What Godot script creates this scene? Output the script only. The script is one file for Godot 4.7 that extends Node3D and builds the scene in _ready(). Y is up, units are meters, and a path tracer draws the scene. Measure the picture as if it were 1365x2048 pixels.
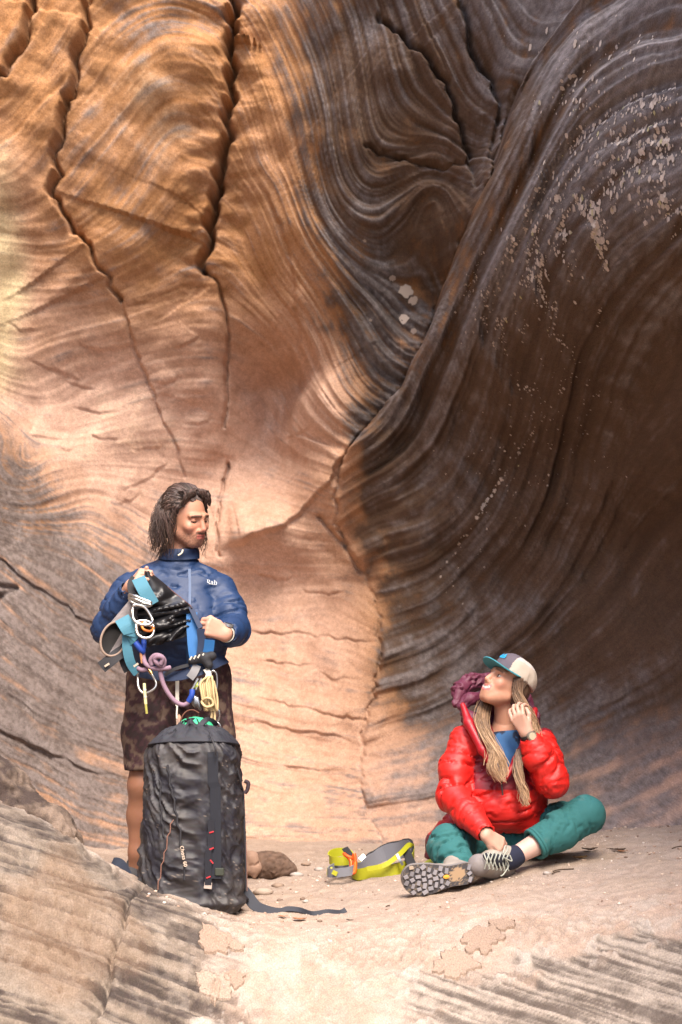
extends Node3D
# Two climbers resting on a rock ledge under a water-carved sandstone canyon wall.
const FOCAL := 3250.0     # focal length in photograph pixels
const EYE := 0.94         # lens height above the ledge, metres
const HORIZON := 1360.0   # photograph row of the horizon

var rng := RandomNumberGenerator.new()
var n_low := FastNoiseLite.new()
var n_mid := FastNoiseLite.new()
var n_fine := FastNoiseLite.new()
var n_bed := FastNoiseLite.new()
var n_ridge := FastNoiseLite.new()
var n_block := FastNoiseLite.new()
var name_count := {}

func _ready() -> void:
	set_view_and_light()
	set_noises()
	build_canyon_wall()
	print("wall ", Time.get_ticks_msec())
	build_ground()
	print("ground ", Time.get_ticks_msec())
	build_surroundings()
	build_objects()
	print("done ", Time.get_ticks_msec())

func set_view_and_light() -> void:
	var cam := Camera3D.new()
	cam.name = "camera"
	cam.projection = Camera3D.PROJECTION_FRUSTUM
	cam.near = 0.1
	cam.far = 200.0
	cam.size = 2.0 * 0.1 * 1024.0 / FOCAL
	cam.frustum_offset = Vector2(0, 0.1 * (HORIZON - 1024.0) / FOCAL)
	cam.position = Vector3(0, EYE, 0)
	cam.current = true
	var lens := CameraAttributesPhysical.new()
	lens.frustum_focus_distance = 6.8
	lens.frustum_focal_length = 57.0
	lens.frustum_near = 0.1
	lens.frustum_far = 200.0
	lens.exposure_aperture = 2.8
	cam.attributes = lens
	cam.near = 0.1
	cam.far = 200.0
	add_child(cam)
	var env := Environment.new()
	env.background_mode = Environment.BG_SKY
	var sm := ProceduralSkyMaterial.new()
	sm.sky_top_color = Color(0.64, 0.72, 0.88)
	sm.sky_horizon_color = Color(0.86, 0.87, 0.88)
	sm.sky_curve = 0.2
	sm.ground_bottom_color = Color(0.35, 0.26, 0.2)
	sm.ground_horizon_color = Color(0.45, 0.36, 0.3)
	var sky := Sky.new()
	sky.sky_material = sm
	env.sky = sky
	env.background_energy_multiplier = 1.0
	env.tonemap_mode = Environment.TONE_MAPPER_LINEAR
	env.tonemap_exposure = 6.0
	env.sdfgi_enabled = true
	env.ssao_enabled = true
	env.ssil_enabled = true
	var we := WorldEnvironment.new()
	we.name = "environment"
	we.environment = env
	add_child(we)
	var sun := DirectionalLight3D.new()
	sun.name = "sun"
	sun.light_energy = 0.5
	sun.light_angular_distance = 30.0
	sun.light_color = Color(1.0, 0.945, 0.895)
	sun.shadow_enabled = true
	add_child(sun)
	sun.look_at_from_position(Vector3(0.9, 5.6, 4.2), Vector3(0, 0, 0), Vector3(0, 0, -1))

func set_noises() -> void:
	for d in [[n_low, 1, 1.1, 3], [n_mid, 2, 5.0, 4], [n_fine, 3, 24.0, 3], [n_bed, 4, 1.0, 2], [n_ridge, 5, 3.0, 3]]:
		var n: FastNoiseLite = d[0]
		n.noise_type = FastNoiseLite.TYPE_SIMPLEX_SMOOTH
		n.seed = d[1]
		n.frequency = d[2]
		n.fractal_type = FastNoiseLite.FRACTAL_FBM
		n.fractal_octaves = d[3]
		n.fractal_gain = 0.5
	n_block.noise_type = FastNoiseLite.TYPE_SIMPLEX_SMOOTH
	n_block.seed = 6
	n_block.frequency = 2.2
	n_block.fractal_octaves = 2
	n_block.fractal_gain = 0.35
	rng.seed = 7

# ---------------------------------------------------------------- small helpers
func put(called: String, mesh: Mesh, mat: Material, parent: Node) -> MeshInstance3D:
	var o := MeshInstance3D.new()
	o.name = called
	o.mesh = mesh
	o.material_override = mat
	parent.add_child(o, true)
	return o

func thing(called: String, label: String, category: String, at := Vector3.ZERO, group := "") -> Node3D:
	var o := Node3D.new()
	o.name = numbered(called)
	o.position = at
	add_child(o)
	tag(o, label, category, group)
	return o

func tag(o: Node, label: String, category: String, group := "") -> void:
	o.set_meta("label", label)
	o.set_meta("category", category)
	if group:
		o.set_meta("group", group)

func numbered(called: String) -> String:
	var n: int = name_count.get(called, 0)
	name_count[called] = n + 1
	return called if n == 0 else "%s_%03d" % [called, n]

# a point of the photograph at a known distance, as a place in the scene
func at(px: float, py: float, d: float) -> Vector3:
	return Vector3((px - 682.5) * d / FOCAL, EYE + (HORIZON - py) * d / FOCAL, -d)

func lin(r: float, g: float, b: float) -> Color:
	return Color(r, g, b).linear_to_srgb()

func plain(c: Color, rough := 0.8, metal := 0.0) -> StandardMaterial3D:
	var m := StandardMaterial3D.new()
	m.albedo_color = c
	m.roughness = rough
	m.metallic = metal
	return m

func noise_tex(seed_: int, freq: float, oct: int, as_normal := false, strength := 6.0, lo := 0.0, size := 512) -> NoiseTexture2D:
	var n := FastNoiseLite.new()
	n.noise_type = FastNoiseLite.TYPE_SIMPLEX_SMOOTH
	n.seed = seed_
	n.frequency = freq
	n.fractal_octaves = oct
	var t := NoiseTexture2D.new()
	t.width = size
	t.height = size
	t.seamless = true
	t.noise = n
	t.as_normal_map = as_normal
	t.bump_strength = strength
	if not as_normal:
		var g := Gradient.new()
		g.set_color(0, Color(lo, lo, lo))
		g.set_color(1, Color(1, 1, 1))
		t.color_ramp = g
	return t

# thin-plate surface through scattered points, tabulated and read with a cubic
class Field:
	var x0: float; var y0: float; var step: float; var nx: int; var ny: int
	var data := PackedFloat32Array()
	var px := PackedFloat32Array(); var py := PackedFloat32Array(); var w := PackedFloat32Array()
	func fit(pts: Array, smooth := 0.0) -> void:
		var n := pts.size()
		var m := n + 3
		var a: Array[PackedFloat64Array] = []
		for i in m:
			var r := PackedFloat64Array()
			r.resize(m + 1)
			r.fill(0.0)
			a.append(r)
		for i in n:
			px.append(pts[i].x); py.append(pts[i].y)
		for i in n:
			for j in n:
				a[i][j] = kern((px[i] - px[j]) ** 2 + (py[i] - py[j]) ** 2)
			a[i][i] += smooth
			a[i][n] = 1.0; a[i][n + 1] = px[i]; a[i][n + 2] = py[i]
			a[n][i] = 1.0; a[n + 1][i] = px[i]; a[n + 2][i] = py[i]
			a[i][m] = pts[i].z
		for c in m:
			var best := c
			for r in range(c + 1, m):
				if absf(a[r][c]) > absf(a[best][c]): best = r
			var t := a[c]; a[c] = a[best]; a[best] = t
			var pc := a[c]
			for r in range(c + 1, m):
				var pr := a[r]
				var f := pr[c] / pc[c]
				if f != 0.0:
					for k in range(c, m + 1): pr[k] -= f * pc[k]
					a[r] = pr
		w.resize(m)
		var sol := PackedFloat64Array(); sol.resize(m)
		for i in range(m - 1, -1, -1):
			var s := a[i][m]
			for k in range(i + 1, m): s -= a[i][k] * sol[k]
			sol[i] = s / a[i][i]
			w[i] = sol[i]
	func kern(r2: float) -> float:
		return 0.0 if r2 < 1e-12 else r2 * log(r2)
	func exact(x: float, y: float) -> float:
		var n := px.size()
		var s := w[n] + w[n + 1] * x + w[n + 2] * y
		for i in n:
			s += w[i] * kern((x - px[i]) ** 2 + (y - py[i]) ** 2)
		return s
	func table(ax: float, ay: float, bx: float, by: float, st: float) -> void:
		x0 = ax - 2 * st; y0 = ay - 2 * st; step = st
		nx = int((bx - ax) / st) + 6; ny = int((by - ay) / st) + 6
		data.resize(nx * ny)
		for j in ny:
			for i in nx:
				data[j * nx + i] = exact(x0 + i * st, y0 + j * st)
	func row(y: float) -> PackedFloat32Array:
		var f := (y - y0) / step
		var j := clampi(int(floor(f)), 1, ny - 3)
		var t := clampf(f - j, 0.0, 1.0)
		var r := PackedFloat32Array(); r.resize(nx)
		var a := (j - 1) * nx
		for i in nx:
			r[i] = cubic_interpolate(data[a + nx + i], data[a + 2 * nx + i], data[a + i], data[a + 3 * nx + i], t)
		return r
	func along(r: PackedFloat32Array, x: float) -> float:
		var f := (x - x0) / step
		var i := clampi(int(floor(f)), 1, nx - 3)
		return cubic_interpolate(r[i], r[i + 1], r[i - 1], r[i + 2], clampf(f - i, 0.0, 1.0))
# ---------------------------------------------------------------- the canyon wall
const WX0 := -3.0
const WX1 := 2.7
const WY0 := -0.35
const WY1 := 5.25
const WSTEP := 0.0085
var w_nx := 0
var w_ny := 0
var w_z := PackedFloat32Array()
var w_depth := Field.new()

func on_wall(px: float, py: float) -> Vector2:
	var d := 9.0
	for i in 24:
		var q := at(px, py, d)
		d = lerpf(d, -w_depth.exact(q.x, q.y), 0.7)
	var p := at(px, py, d)
	return Vector2(p.x, p.y)

func wall_z(x: float, y: float) -> float:
	var i := clampf((x - WX0) / WSTEP, 0, w_nx - 2)
	var j := clampf((y - WY0) / WSTEP, 0, w_ny - 2)
	var a := int(j) * w_nx + int(i)
	var u := i - int(i)
	var v := j - int(j)
	return lerpf(lerpf(w_z[a], w_z[a + 1], u), lerpf(w_z[a + w_nx], w_z[a + w_nx + 1], u), v)

# distance to a polyline for the vertices near it; sign says the side
func near_line(pts: PackedVector2Array, reach: float, dist: PackedFloat32Array, side: PackedFloat32Array, along: PackedFloat32Array) -> Array:
	var touched := {}
	for k in pts.size() - 1:
		var a := pts[k]
		var b := pts[k + 1]
		var ab := b - a
		var l2 := maxf(ab.length_squared(), 1e-9)
		var i0 := clampi(int((minf(a.x, b.x) - reach - WX0) / WSTEP), 0, w_nx - 1)
		var i1 := clampi(int((maxf(a.x, b.x) + reach - WX0) / WSTEP) + 1, 0, w_nx - 1)
		var j0 := clampi(int((minf(a.y, b.y) - reach - WY0) / WSTEP), 0, w_ny - 1)
		var j1 := clampi(int((maxf(a.y, b.y) + reach - WY0) / WSTEP) + 1, 0, w_ny - 1)
		for j in range(j0, j1 + 1):
			for i in range(i0, i1 + 1):
				var p := Vector2(WX0 + i * WSTEP, WY0 + j * WSTEP)
				var t := clampf((p - a).dot(ab) / l2, 0.0, 1.0)
				var d := p.distance_to(a + ab * t)
				var at_ := j * w_nx + i
				if d < reach and d < dist[at_]:
					dist[at_] = d
					side[at_] = signf(ab.cross(p - a))
					along[at_] = (k + t) / (pts.size() - 1)
					touched[at_] = true
	return touched.keys()

func wiggle(pts: Array, amount := 0.02) -> PackedVector2Array:
	var c := Curve2D.new()
	for k in pts.size():
		var p := on_wall(pts[k][0], pts[k][1])
		var tan_ := Vector2.ZERO
		if k > 0 and k < pts.size() - 1:
			tan_ = (on_wall(pts[k + 1][0], pts[k + 1][1]) - on_wall(pts[k - 1][0], pts[k - 1][1])) / 6.0
		c.add_point(p, -tan_, tan_)
	var out := PackedVector2Array()
	var length := c.get_baked_length()
	var n := int(length / 0.03) + 2
	for k in n:
		var p := c.sample_baked(length * k / (n - 1))
		out.append(p + Vector2(n_mid.get_noise_2d(p.x * 1.7, p.y * 1.7 + 9.0), n_mid.get_noise_2d(p.x * 1.7 + 5.0, p.y * 1.7)) * amount)
	return out

func build_canyon_wall() -> void:
	var pts: Array = []
	for p in [[-250, -100, 8.4], [-250, 500, 8.6], [-250, 1000, 8.1], [-250, 1500, 7.5], [-250, 1850, 7.0],
			[0, -60, 9.0], [0, 400, 9.3], [0, 800, 9.5], [0, 1100, 9.1], [0, 1400, 8.5], [0, 1700, 8.0],
			[230, -60, 9.1], [230, 400, 9.5], [230, 800, 10.15], [230, 1100, 10.1], [230, 1400, 9.6], [230, 1650, 8.9],
			[450, -60, 9.35], [450, 400, 9.75], [450, 800, 10.4], [450, 1000, 10.65], [450, 1200, 10.55], [450, 1450, 10.15], [450, 1650, 9.6], [450, 1760, 9.0],
			[600, -60, 9.1], [600, 400, 9.55], [600, 800, 10.1], [575, 700, 10.2], [590, 810, 10.6], [570, 900, 10.68], [550, 980, 10.52], [520, 1050, 10.18], [610, 1000, 10.3], [660, 950, 10.0], [540, 1125, 10.42], [640, 1110, 10.3], [620, 1300, 10.3], [620, 1500, 10.0], [620, 1690, 9.3],
			[750, -60, 8.75], [750, 300, 9.1], [740, 600, 9.5], [760, 800, 9.75],
			[950, -60, 8.3], [900, 300, 9.0], [850, 600, 9.5],
			[1230, -60, 7.0], [1365, -60, 6.3], [1600, -60, 5.3], [1100, 250, 7.5], [1250, 250, 6.7], [1365, 250, 6.2], [1650, 300, 5.3],
			[1000, 500, 8.2], [1150, 500, 7.3], [1365, 500, 6.45], [1650, 550, 5.5],
			[900, 700, 9.1], [1050, 750, 8.5], [1200, 750, 7.9], [1365, 750, 7.3], [1650, 800, 6.2],
			[800, 900, 9.7], [950, 950, 9.4], [1100, 1000, 9.05], [1365, 1000, 8.1], [1650, 1000, 6.9],
			[760, 1150, 10.0], [900, 1200, 9.75], [1100, 1250, 9.3], [1365, 1250, 8.3], [1650, 1300, 7.1],
			[760, 1400, 9.9], [900, 1450, 9.55], [1100, 1450, 9.15], [1365, 1450, 8.25],
			[760, 1680, 9.2], [900, 1650, 8.9], [1100, 1650, 8.5], [1365, 1650, 7.8], [1650, 1750, 6.8]]:
		var q := at(p[0], p[1], p[2])
		pts.append(Vector3(q.x, q.y, q.z))
	w_depth.fit(pts, 0.002)
	w_depth.table(WX0, WY0, WX1, WY1, 0.16)

	# the bedding of the sandstone: lines of equal height in the old dune
	var bed_l := Field.new()
	bed_l.fit(bed_points([
		[0.0, [[-100, 1070], [0, 1130], [130, 1225], [260, 1310], [480, 1390], [600, 1420], [740, 1445]]],
		[-0.55, [[-100, 1270], [0, 1330], [150, 1420], [260, 1470], [480, 1540], [740, 1590]]],
		[-1.1, [[-100, 1480], [0, 1540], [200, 1640], [480, 1680], [740, 1690]]],
		[0.75, [[-50, 890], [150, 985], [300, 1045], [450, 1080], [600, 1100], [720, 1110]]],
		[1.35, [[0, 930], [200, 900], [420, 890], [600, 960]]],
		[1.9, [[0, 760], [150, 735], [300, 700], [420, 690], [560, 780], [680, 900]]],
		[2.7, [[0, 500], [120, 520], [250, 470], [330, 380], [420, 330], [500, 420], [620, 640], [700, 800]]],
		[3.3, [[0, 370], [100, 280], [200, 180], [300, 80], [430, 100], [530, 330], [600, 480], [680, 600], [760, 720]]],
		[3.9, [[0, 160], [100, 40], [560, 100], [620, 250], [665, 430], [740, 500], [840, 420], [880, 380]]],
		[4.5, [[680, 20], [720, 200], [780, 330], [860, 310], [930, 330]]],
		[5.1, [[850, 20], [900, 130], [960, 230]]]]), 0.01)
	bed_l.table(WX0, WY0, WX1, WY1, 0.16)
	var bed_r := Field.new()
	bed_r.fit(bed_points([
		[2.6, [[1365, -60], [1220, 50], [1130, 110], [1050, 230], [1000, 350], [930, 480], [880, 590], [830, 700], [760, 820]]],
		[2.2, [[1500, 0], [1365, 60], [1230, 110], [1140, 180], [1080, 280], [1030, 390], [960, 530], [900, 660], [850, 770], [760, 910]]],
		[1.8, [[1500, 110], [1365, 180], [1210, 255], [1130, 330], [1070, 440], [1005, 580], [960, 720], [910, 860], [840, 960], [740, 1010]]],
		[1.45, [[1500, 210], [1365, 270], [1240, 330], [1150, 420], [1085, 540], [1045, 690], [1015, 850], [965, 980], [890, 1075], [770, 1120]]],
		[1.05, [[1500, 350], [1365, 400], [1250, 450], [1175, 550], [1115, 700], [1080, 860], [1035, 1000], [950, 1120], [850, 1210], [760, 1235]]],
		[0.6, [[1500, 480], [1365, 530], [1265, 590], [1190, 730], [1150, 900], [1105, 1050], [1020, 1190], [900, 1300], [770, 1350]]],
		[0.1, [[1500, 640], [1365, 800], [1280, 950], [1200, 1100], [1105, 1230], [1000, 1330], [860, 1420], [750, 1450]]],
		[-0.35, [[1500, 960], [1365, 1110], [1250, 1240], [1130, 1345], [1000, 1430], [860, 1500], [740, 1530]]],
		[-0.65, [[1500, 1220], [1365, 1320], [1250, 1405], [1100, 1490], [900, 1570], [740, 1600]]],
		[-0.95, [[1500, 1420], [1365, 1490], [1200, 1570], [1000, 1645], [740, 1680]]]]), 0.01)
	bed_r.table(WX0, WY0, WX1, WY1, 0.16)

	# the arris that parts the dark right-hand wall from the rest, as x over y
	var arris := Curve.new()
	arris.min_value = -10; arris.max_value = 10
	var ar := [[1290, -120], [1190, 0], [1130, 70], [1085, 120], [1040, 180], [1015, 250], [995, 330], [970, 390], [935, 450], [915, 510], [890, 570], [868, 640], [840, 710], [790, 790], [745, 840], [705, 890], [685, 940], [672, 990], [676, 1050], [700, 1095], [735, 1150], [752, 1200], [763, 1290], [746, 1400], [728, 1480], [722, 1550], [735, 1630], [765, 1690], [775, 1760]]
	var edge: Array = []
	for p in ar:
		edge.append(on_wall(p[0], p[1]))
	edge.reverse()

	w_nx = int((WX1 - WX0) / WSTEP) + 1
	w_ny = int((WY1 - WY0) / WSTEP) + 1
	var total := w_nx * w_ny
	w_z.resize(total)
	var cut := PackedFloat32Array(); cut.resize(total)      # cracks and steps, metres
	var rough := PackedFloat32Array(); rough.resize(total)  # broken rock beside the cracks
	stamp_cracks(cut, rough)
	print("cracks ", Time.get_ticks_msec())

	var tints := tint_fields()
	var pos := PackedVector3Array(); pos.resize(total)
	var col := PackedColorArray(); col.resize(total)
	for j in w_ny:
		var y := WY0 + j * WSTEP
		var dr := w_depth.row(y)
		var sl := bed_l.row(y)
		var sr := bed_r.row(y)
		var tr: Array[PackedFloat32Array] = []
		for f in tints: tr.append(f.row(y))
		var k := 0
		while k < edge.size() - 2 and edge[k + 1].y < y: k += 1
		var xa := lerpf(edge[k].x, edge[k + 1].x, clampf((y - edge[k].y) / maxf(edge[k + 1].y - edge[k].y, 1e-4), 0, 1))
		xa += 0.03 * n_mid.get_noise_1d(y * 1.3) + 0.008 * n_fine.get_noise_1d(y)
		# how far the right-hand wall stands proud of the rest at the arris
		var lip := 0.02 + 0.42 * smoothstep(2.0, 3.2, y)
		for i in w_nx:
			var x := WX0 + i * WSTEP
			var at_ := j * w_nx + i
			var z := w_depth.along(dr, x)
			var off := x - xa
			var right := smoothstep(-0.012, 0.012, off)
			var lo := n_low.get_noise_3d(x, y, z)
			var mi := n_mid.get_noise_3d(x, y, z)
			var fi := n_fine.get_noise_3d(x, y, z)
			var h := 0.12 * lo
			var s: float
			var shade: float
			if right > 0.5:
				s = w_bed(bed_r.along(sr, x), lo, mi)
				var b1 := n_bed.get_noise_2d(s * 2.3, x * 0.3)
				var b2 := n_bed.get_noise_2d(s * 6.5 + 40.0, x * 0.5)
				var b3 := n_bed.get_noise_2d(s * 24.0 + 80.0, x * 1.1)
				var amp := lerpf(0.38, 1.0, smoothstep(0.9, 2.6, y))
				h += amp * (0.22 * ledge(b1) + 0.065 * ledge(b2) * (0.6 + 0.8 * absf(lo)) + 0.0075 * b3) + 0.008 * mi + 0.0014 * fi
				shade = b1 * 0.3 + b2 * 0.4 + b3 * 0.35
			else:
				s = w_bed(bed_l.along(sl, x), lo, mi)
				var low_left := smoothstep(0.4, -0.4, s) * smoothstep(0.0, -0.9, x)
				var dark_mid := smoothstep(-0.5, 0.0, x) * smoothstep(2.2, 3.0, y)
				var b1 := n_bed.get_noise_2d(s * 4.0, x * 0.5)
				var b2 := n_bed.get_noise_2d(s * 13.0 + 40.0, x * 0.9)
				var b3 := n_bed.get_noise_2d(s * 38.0 + 80.0, x * 1.6)
				var amp := 0.35 + 0.65 * low_left + 0.75 * dark_mid
				h += amp * (0.06 * ledge(b1) + 0.022 * ledge(b2) + 0.006 * b3) + 0.006 * mi + 0.0010 * fi
				shade = b2 * 0.5 + b3 * 0.5
			# the lip and its crack; the rock behind it is hollowed
			if off < 0.0:
				h -= 0.30 * smoothstep(2.1, 3.0, y) * exp(off / 0.16)
			h += right * lip * exp(-maxf(off, 0.0) / 0.8) * (0.75 + 0.25 * smoothstep(0.0, 0.08, off))
			h -= lerpf(0.03, 0.09, smoothstep(2.0, 2.6, y)) * exp(-pow((off + 0.004) / 0.012, 2.0)) * (0.4 + 0.6 * smoothstep(-0.4, 0.3, lo + mi))
			var rg := rough[at_]
			if rg > 0.0:
				var bl := n_block.get_noise_3d(x, y * 1.3, z)
				h += rg * (0.12 * (absf(bl) - 0.2) + 0.07 * ledge(n_bed.get_noise_2d(y * 7.0 + 0.8 * x, x * 2.2)) - 0.010 * mi)
			z += h + cut[at_]
			w_z[at_] = z
			pos[at_] = Vector3(x, y, z)
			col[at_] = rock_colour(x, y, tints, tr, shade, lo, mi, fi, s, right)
	print("wall verts ", Time.get_ticks_msec())
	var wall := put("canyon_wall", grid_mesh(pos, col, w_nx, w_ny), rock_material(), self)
	wall.set_meta("kind", "structure")
	wall.set_meta("label", "carved sandstone canyon wall, orange to the left and dark varnished to the right")

func w_bed(s: float, lo: float, mi: float) -> float:
	return s + 0.035 * lo + 0.0035 * mi

# ledges: a steep lower face and a long upper slope
func ledge(v: float) -> float:
	var t := v * 2.6
	var f: float = t - floorf(t)
	return (floorf(t) + smoothstep(0.0, 0.75, f) - 0.5 * v * 2.6) * 0.35 + 0.25 * v

func bed_points(lines: Array) -> Array:
	var out: Array = []
	for l in lines:
		for p in l[1]:
			var q := on_wall(p[0], p[1])
			out.append(Vector3(q.x, q.y, l[0]))
	return out

func stamp_cracks(cut: PackedFloat32Array, rough: PackedFloat32Array) -> void:
	var dist := PackedFloat32Array(); dist.resize(cut.size())
	var side := PackedFloat32Array(); side.resize(cut.size())
	var along := PackedFloat32Array(); along.resize(cut.size())
	# points, width, depth, step beside it (left of the direction of travel positive), reach of the step, broken rock
	var list := [
		[[[466, -80], [463, 60], [461, 150], [458, 250], [446, 330], [432, 400], [412, 480], [402, 532]], 0.020, 0.24, -0.12, 0.5, 0.35],
		[[[402, 532], [432, 556], [445, 600], [456, 660], [452, 730], [450, 850]], 0.009, 0.07, -0.05, 0.3, 0.06],
		[[[456, 928], [441, 1000], [432, 1060], [436, 1112]], 0.009, 0.07, 0.02, 0.2, 0.0],
		[[[180, -60], [168, 90], [150, 165], [122, 280], [106, 400], [150, 465], [190, 520], [240, 590]], 0.013, 0.10, -0.13, 0.45, 0.12],
		[[[240, 590], [268, 690], [300, 780], [345, 880], [372, 952]], 0.010, 0.03, 0.025, 0.25, 0.0],
		[[[90, -60], [62, 70], [20, 150], [-30, 190]], 0.014, 0.12, -0.10, 0.3, 0.12],
		[[[755, 25], [800, 68], [860, 130], [902, 205], [940, 300], [962, 352]], 0.012, 0.10, -0.06, 0.3, 0.1],
		[[[915, -30], [950, 98], [985, 150], [1006, 205], [990, 290]], 0.016, 0.12, -0.07, 0.3, 0.1],
		[[[728, 292], [800, 318], [932, 320]], 0.008, 0.05, 0.02, 0.15, 0.0],
		[[[505, 350], [540, 410], [572, 490], [590, 600], [600, 700], [640, 800]], 0.016, 0.0, 0.05, 0.35, 0.0],
		[[[705, 885], [655, 982], [575, 1052], [490, 1090], [440, 1103]], 0.030, 0.0, -0.10, 0.30, 0.03],
		[[[560, 995], [590, 960], [625, 900]], 0.010, 0.006, 0.015, 0.12, 0.0],
		[[[640, 1040], [690, 1090], [720, 1140]], 0.014, 0.05, 0.05, 0.2, 0.1],
		[[[-40, 1165], [10, 1178], [28, 1172], [-10, 1205], [-50, 1215]], 0.018, 0.10, 0.0, 0.1, 0.0],
		[[[-60, 1080], [0, 1120], [130, 1215], [260, 1300], [330, 1335]], 0.010, 0.012, 0.035, 0.16, 0.0],
		[[[-40, 1440], [60, 1490], [200, 1545], [300, 1575]], 0.010, 0.010, 0.03, 0.2, 0.0],
		[[[490, 1395], [560, 1402], [640, 1425], [745, 1445]], 0.009, 0.010, 0.018, 0.15, 0.0],
		[[[500, 1445], [600, 1462], [700, 1478]], 0.009, 0.010, 0.018, 0.12, 0.0],
		[[[480, 1265], [600, 1268], [760, 1288]], 0.009, 0.010, 0.015, 0.12, 0.0],
		[[[1340, 250], [1240, 300], [1170, 345], [1110, 420]], 0.018, 0.03, 0.05, 0.16, 0.05],
		[[[1170, 470], [1110, 480]], 0.012, 0.03, 0.02, 0.1, 0.0],
		[[[1135, 640], [1085, 760], [1080, 900], [1035, 1050]], 0.014, 0.02, 0.02, 0.2, 0.0],
		[[[1210, 640], [1230, 650], [1270, 690]], 0.012, 0.03, 0.03, 0.15, 0.1],
		[[[1365, 1420], [1260, 1470], [1150, 1510], [1060, 1570]], 0.012, 0.012, 0.03, 0.12, 0.0],
		[[[1365, 1330], [1240, 1400], [1140, 1450]], 0.012, 0.012, 0.03, 0.12, 0.0]]
	# short spall marks in the pale bowl
	for p in [[60, 720, 90, 20], [105, 745, 60, 8], [130, 760, 60, 14], [110, 890, 45, 22], [250, 985, 110, -32], [230, 1010, 60, -22], [60, 870, 70, 10], [150, 815, 90, 6], [310, 770, 50, -20],
			[365, 850, 60, -10], [500, 990, 55, -38], [160, 690, 70, 10], [350, 700, 60, -30], [570, 880, 60, -25], [180, 870, 60, 10], [20, 650, 60, 20], [270, 900, 60, -8],
			[510, 1150, 80, 4], [600, 1180, 90, 4], [520, 1320, 110, 5], [640, 1350, 90, 6], [560, 1530, 120, 6], [540, 1600, 120, 4], [660, 1560, 70, 8]]:
		var a := deg_to_rad(p[3])
		list.append([[[p[0], p[1]], [p[0] + p[2] * 0.5 * cos(a), p[1] + p[2] * 0.5 * sin(a) + 4], [p[0] + p[2] * cos(a), p[1] + p[2] * sin(a)]], 0.008, 0.006, 0.014, 0.09, 0.0])
	for c in list:
		dist.fill(9.0)
		var wide: float = c[1]
		var reach: float = maxf(maxf(c[4] * 2.2, wide * 3.0), 0.3 if c[5] > 0.0 else 0.0)
		var line := wiggle(c[0], 0.05 if c[5] > 0.1 else 0.025)
		for at_: int in near_line(line, reach, dist, side, along):
			var d := dist[at_]
			var x := WX0 + (at_ % w_nx) * WSTEP
			var y := WY0 + (at_ / w_nx) * WSTEP
			var vary := 0.8 + 0.5 * n_low.get_noise_2d(x * 1.6, y * 1.6)
			cut[at_] -= c[2] * vary * exp(-pow(d / wide, 2.0))
			if side[at_] * c[3] > 0.0:
				cut[at_] += absf(c[3]) * vary * smoothstep(0.0, 0.18, along[at_]) * smoothstep(1.0, 0.82, along[at_]) * smoothstep(0.0, wide, d) * exp(-pow(d / c[4], 2.0))
			if c[5] > 0.0:
				rough[at_] = maxf(rough[at_], c[5] * 2.0 * exp(-pow(d / 0.20, 2.0)))

func grid_mesh(pos: PackedVector3Array, col: PackedColorArray, nx: int, ny: int, flip := false) -> ArrayMesh:
	var nor := PackedVector3Array(); nor.resize(nx * ny)
	for j in ny:
		var ja := maxi(j - 1, 0) * nx
		var jb := mini(j + 1, ny - 1) * nx
		for i in nx:
			var du := pos[j * nx + mini(i + 1, nx - 1)] - pos[j * nx + maxi(i - 1, 0)]
			var dv := pos[jb + i] - pos[ja + i]
			nor[j * nx + i] = (dv.cross(du) if flip else du.cross(dv)).normalized()
	var idx := PackedInt32Array(); idx.resize((nx - 1) * (ny - 1) * 6)
	var k := 0
	for j in ny - 1:
		for i in nx - 1:
			var a := j * nx + i
			var b := a + 1 if not flip else a + nx
			var c := a + nx if not flip else a + 1
			idx[k] = a; idx[k + 1] = c; idx[k + 2] = b
			idx[k + 3] = b; idx[k + 4] = c; idx[k + 5] = a + nx + 1
			k += 6
	var arr := []
	arr.resize(Mesh.ARRAY_MAX)
	arr[Mesh.ARRAY_VERTEX] = pos
	arr[Mesh.ARRAY_NORMAL] = nor
	arr[Mesh.ARRAY_COLOR] = col
	arr[Mesh.ARRAY_INDEX] = idx
	var m := ArrayMesh.new()
	m.add_surface_from_arrays(Mesh.PRIMITIVE_TRIANGLES, arr)
	return m

func rock_material() -> StandardMaterial3D:
	var m := StandardMaterial3D.new()
	m.resource_name = "sandstone"
	m.vertex_color_use_as_albedo = true
	m.roughness = 0.85
	m.metallic_specular = 0.35
	m.uv1_triplanar = true
	m.uv1_world_triplanar = true
	m.uv1_scale = Vector3(1.7, 1.7, 1.7)
	m.albedo_texture = noise_tex(31, 0.05, 5, false, 0, 0.62, 1024)
	m.normal_enabled = true
	m.normal_texture = noise_tex(32, 0.06, 5, true, 5.0, 0, 1024)
	m.normal_scale = 0.7
	return m

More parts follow.
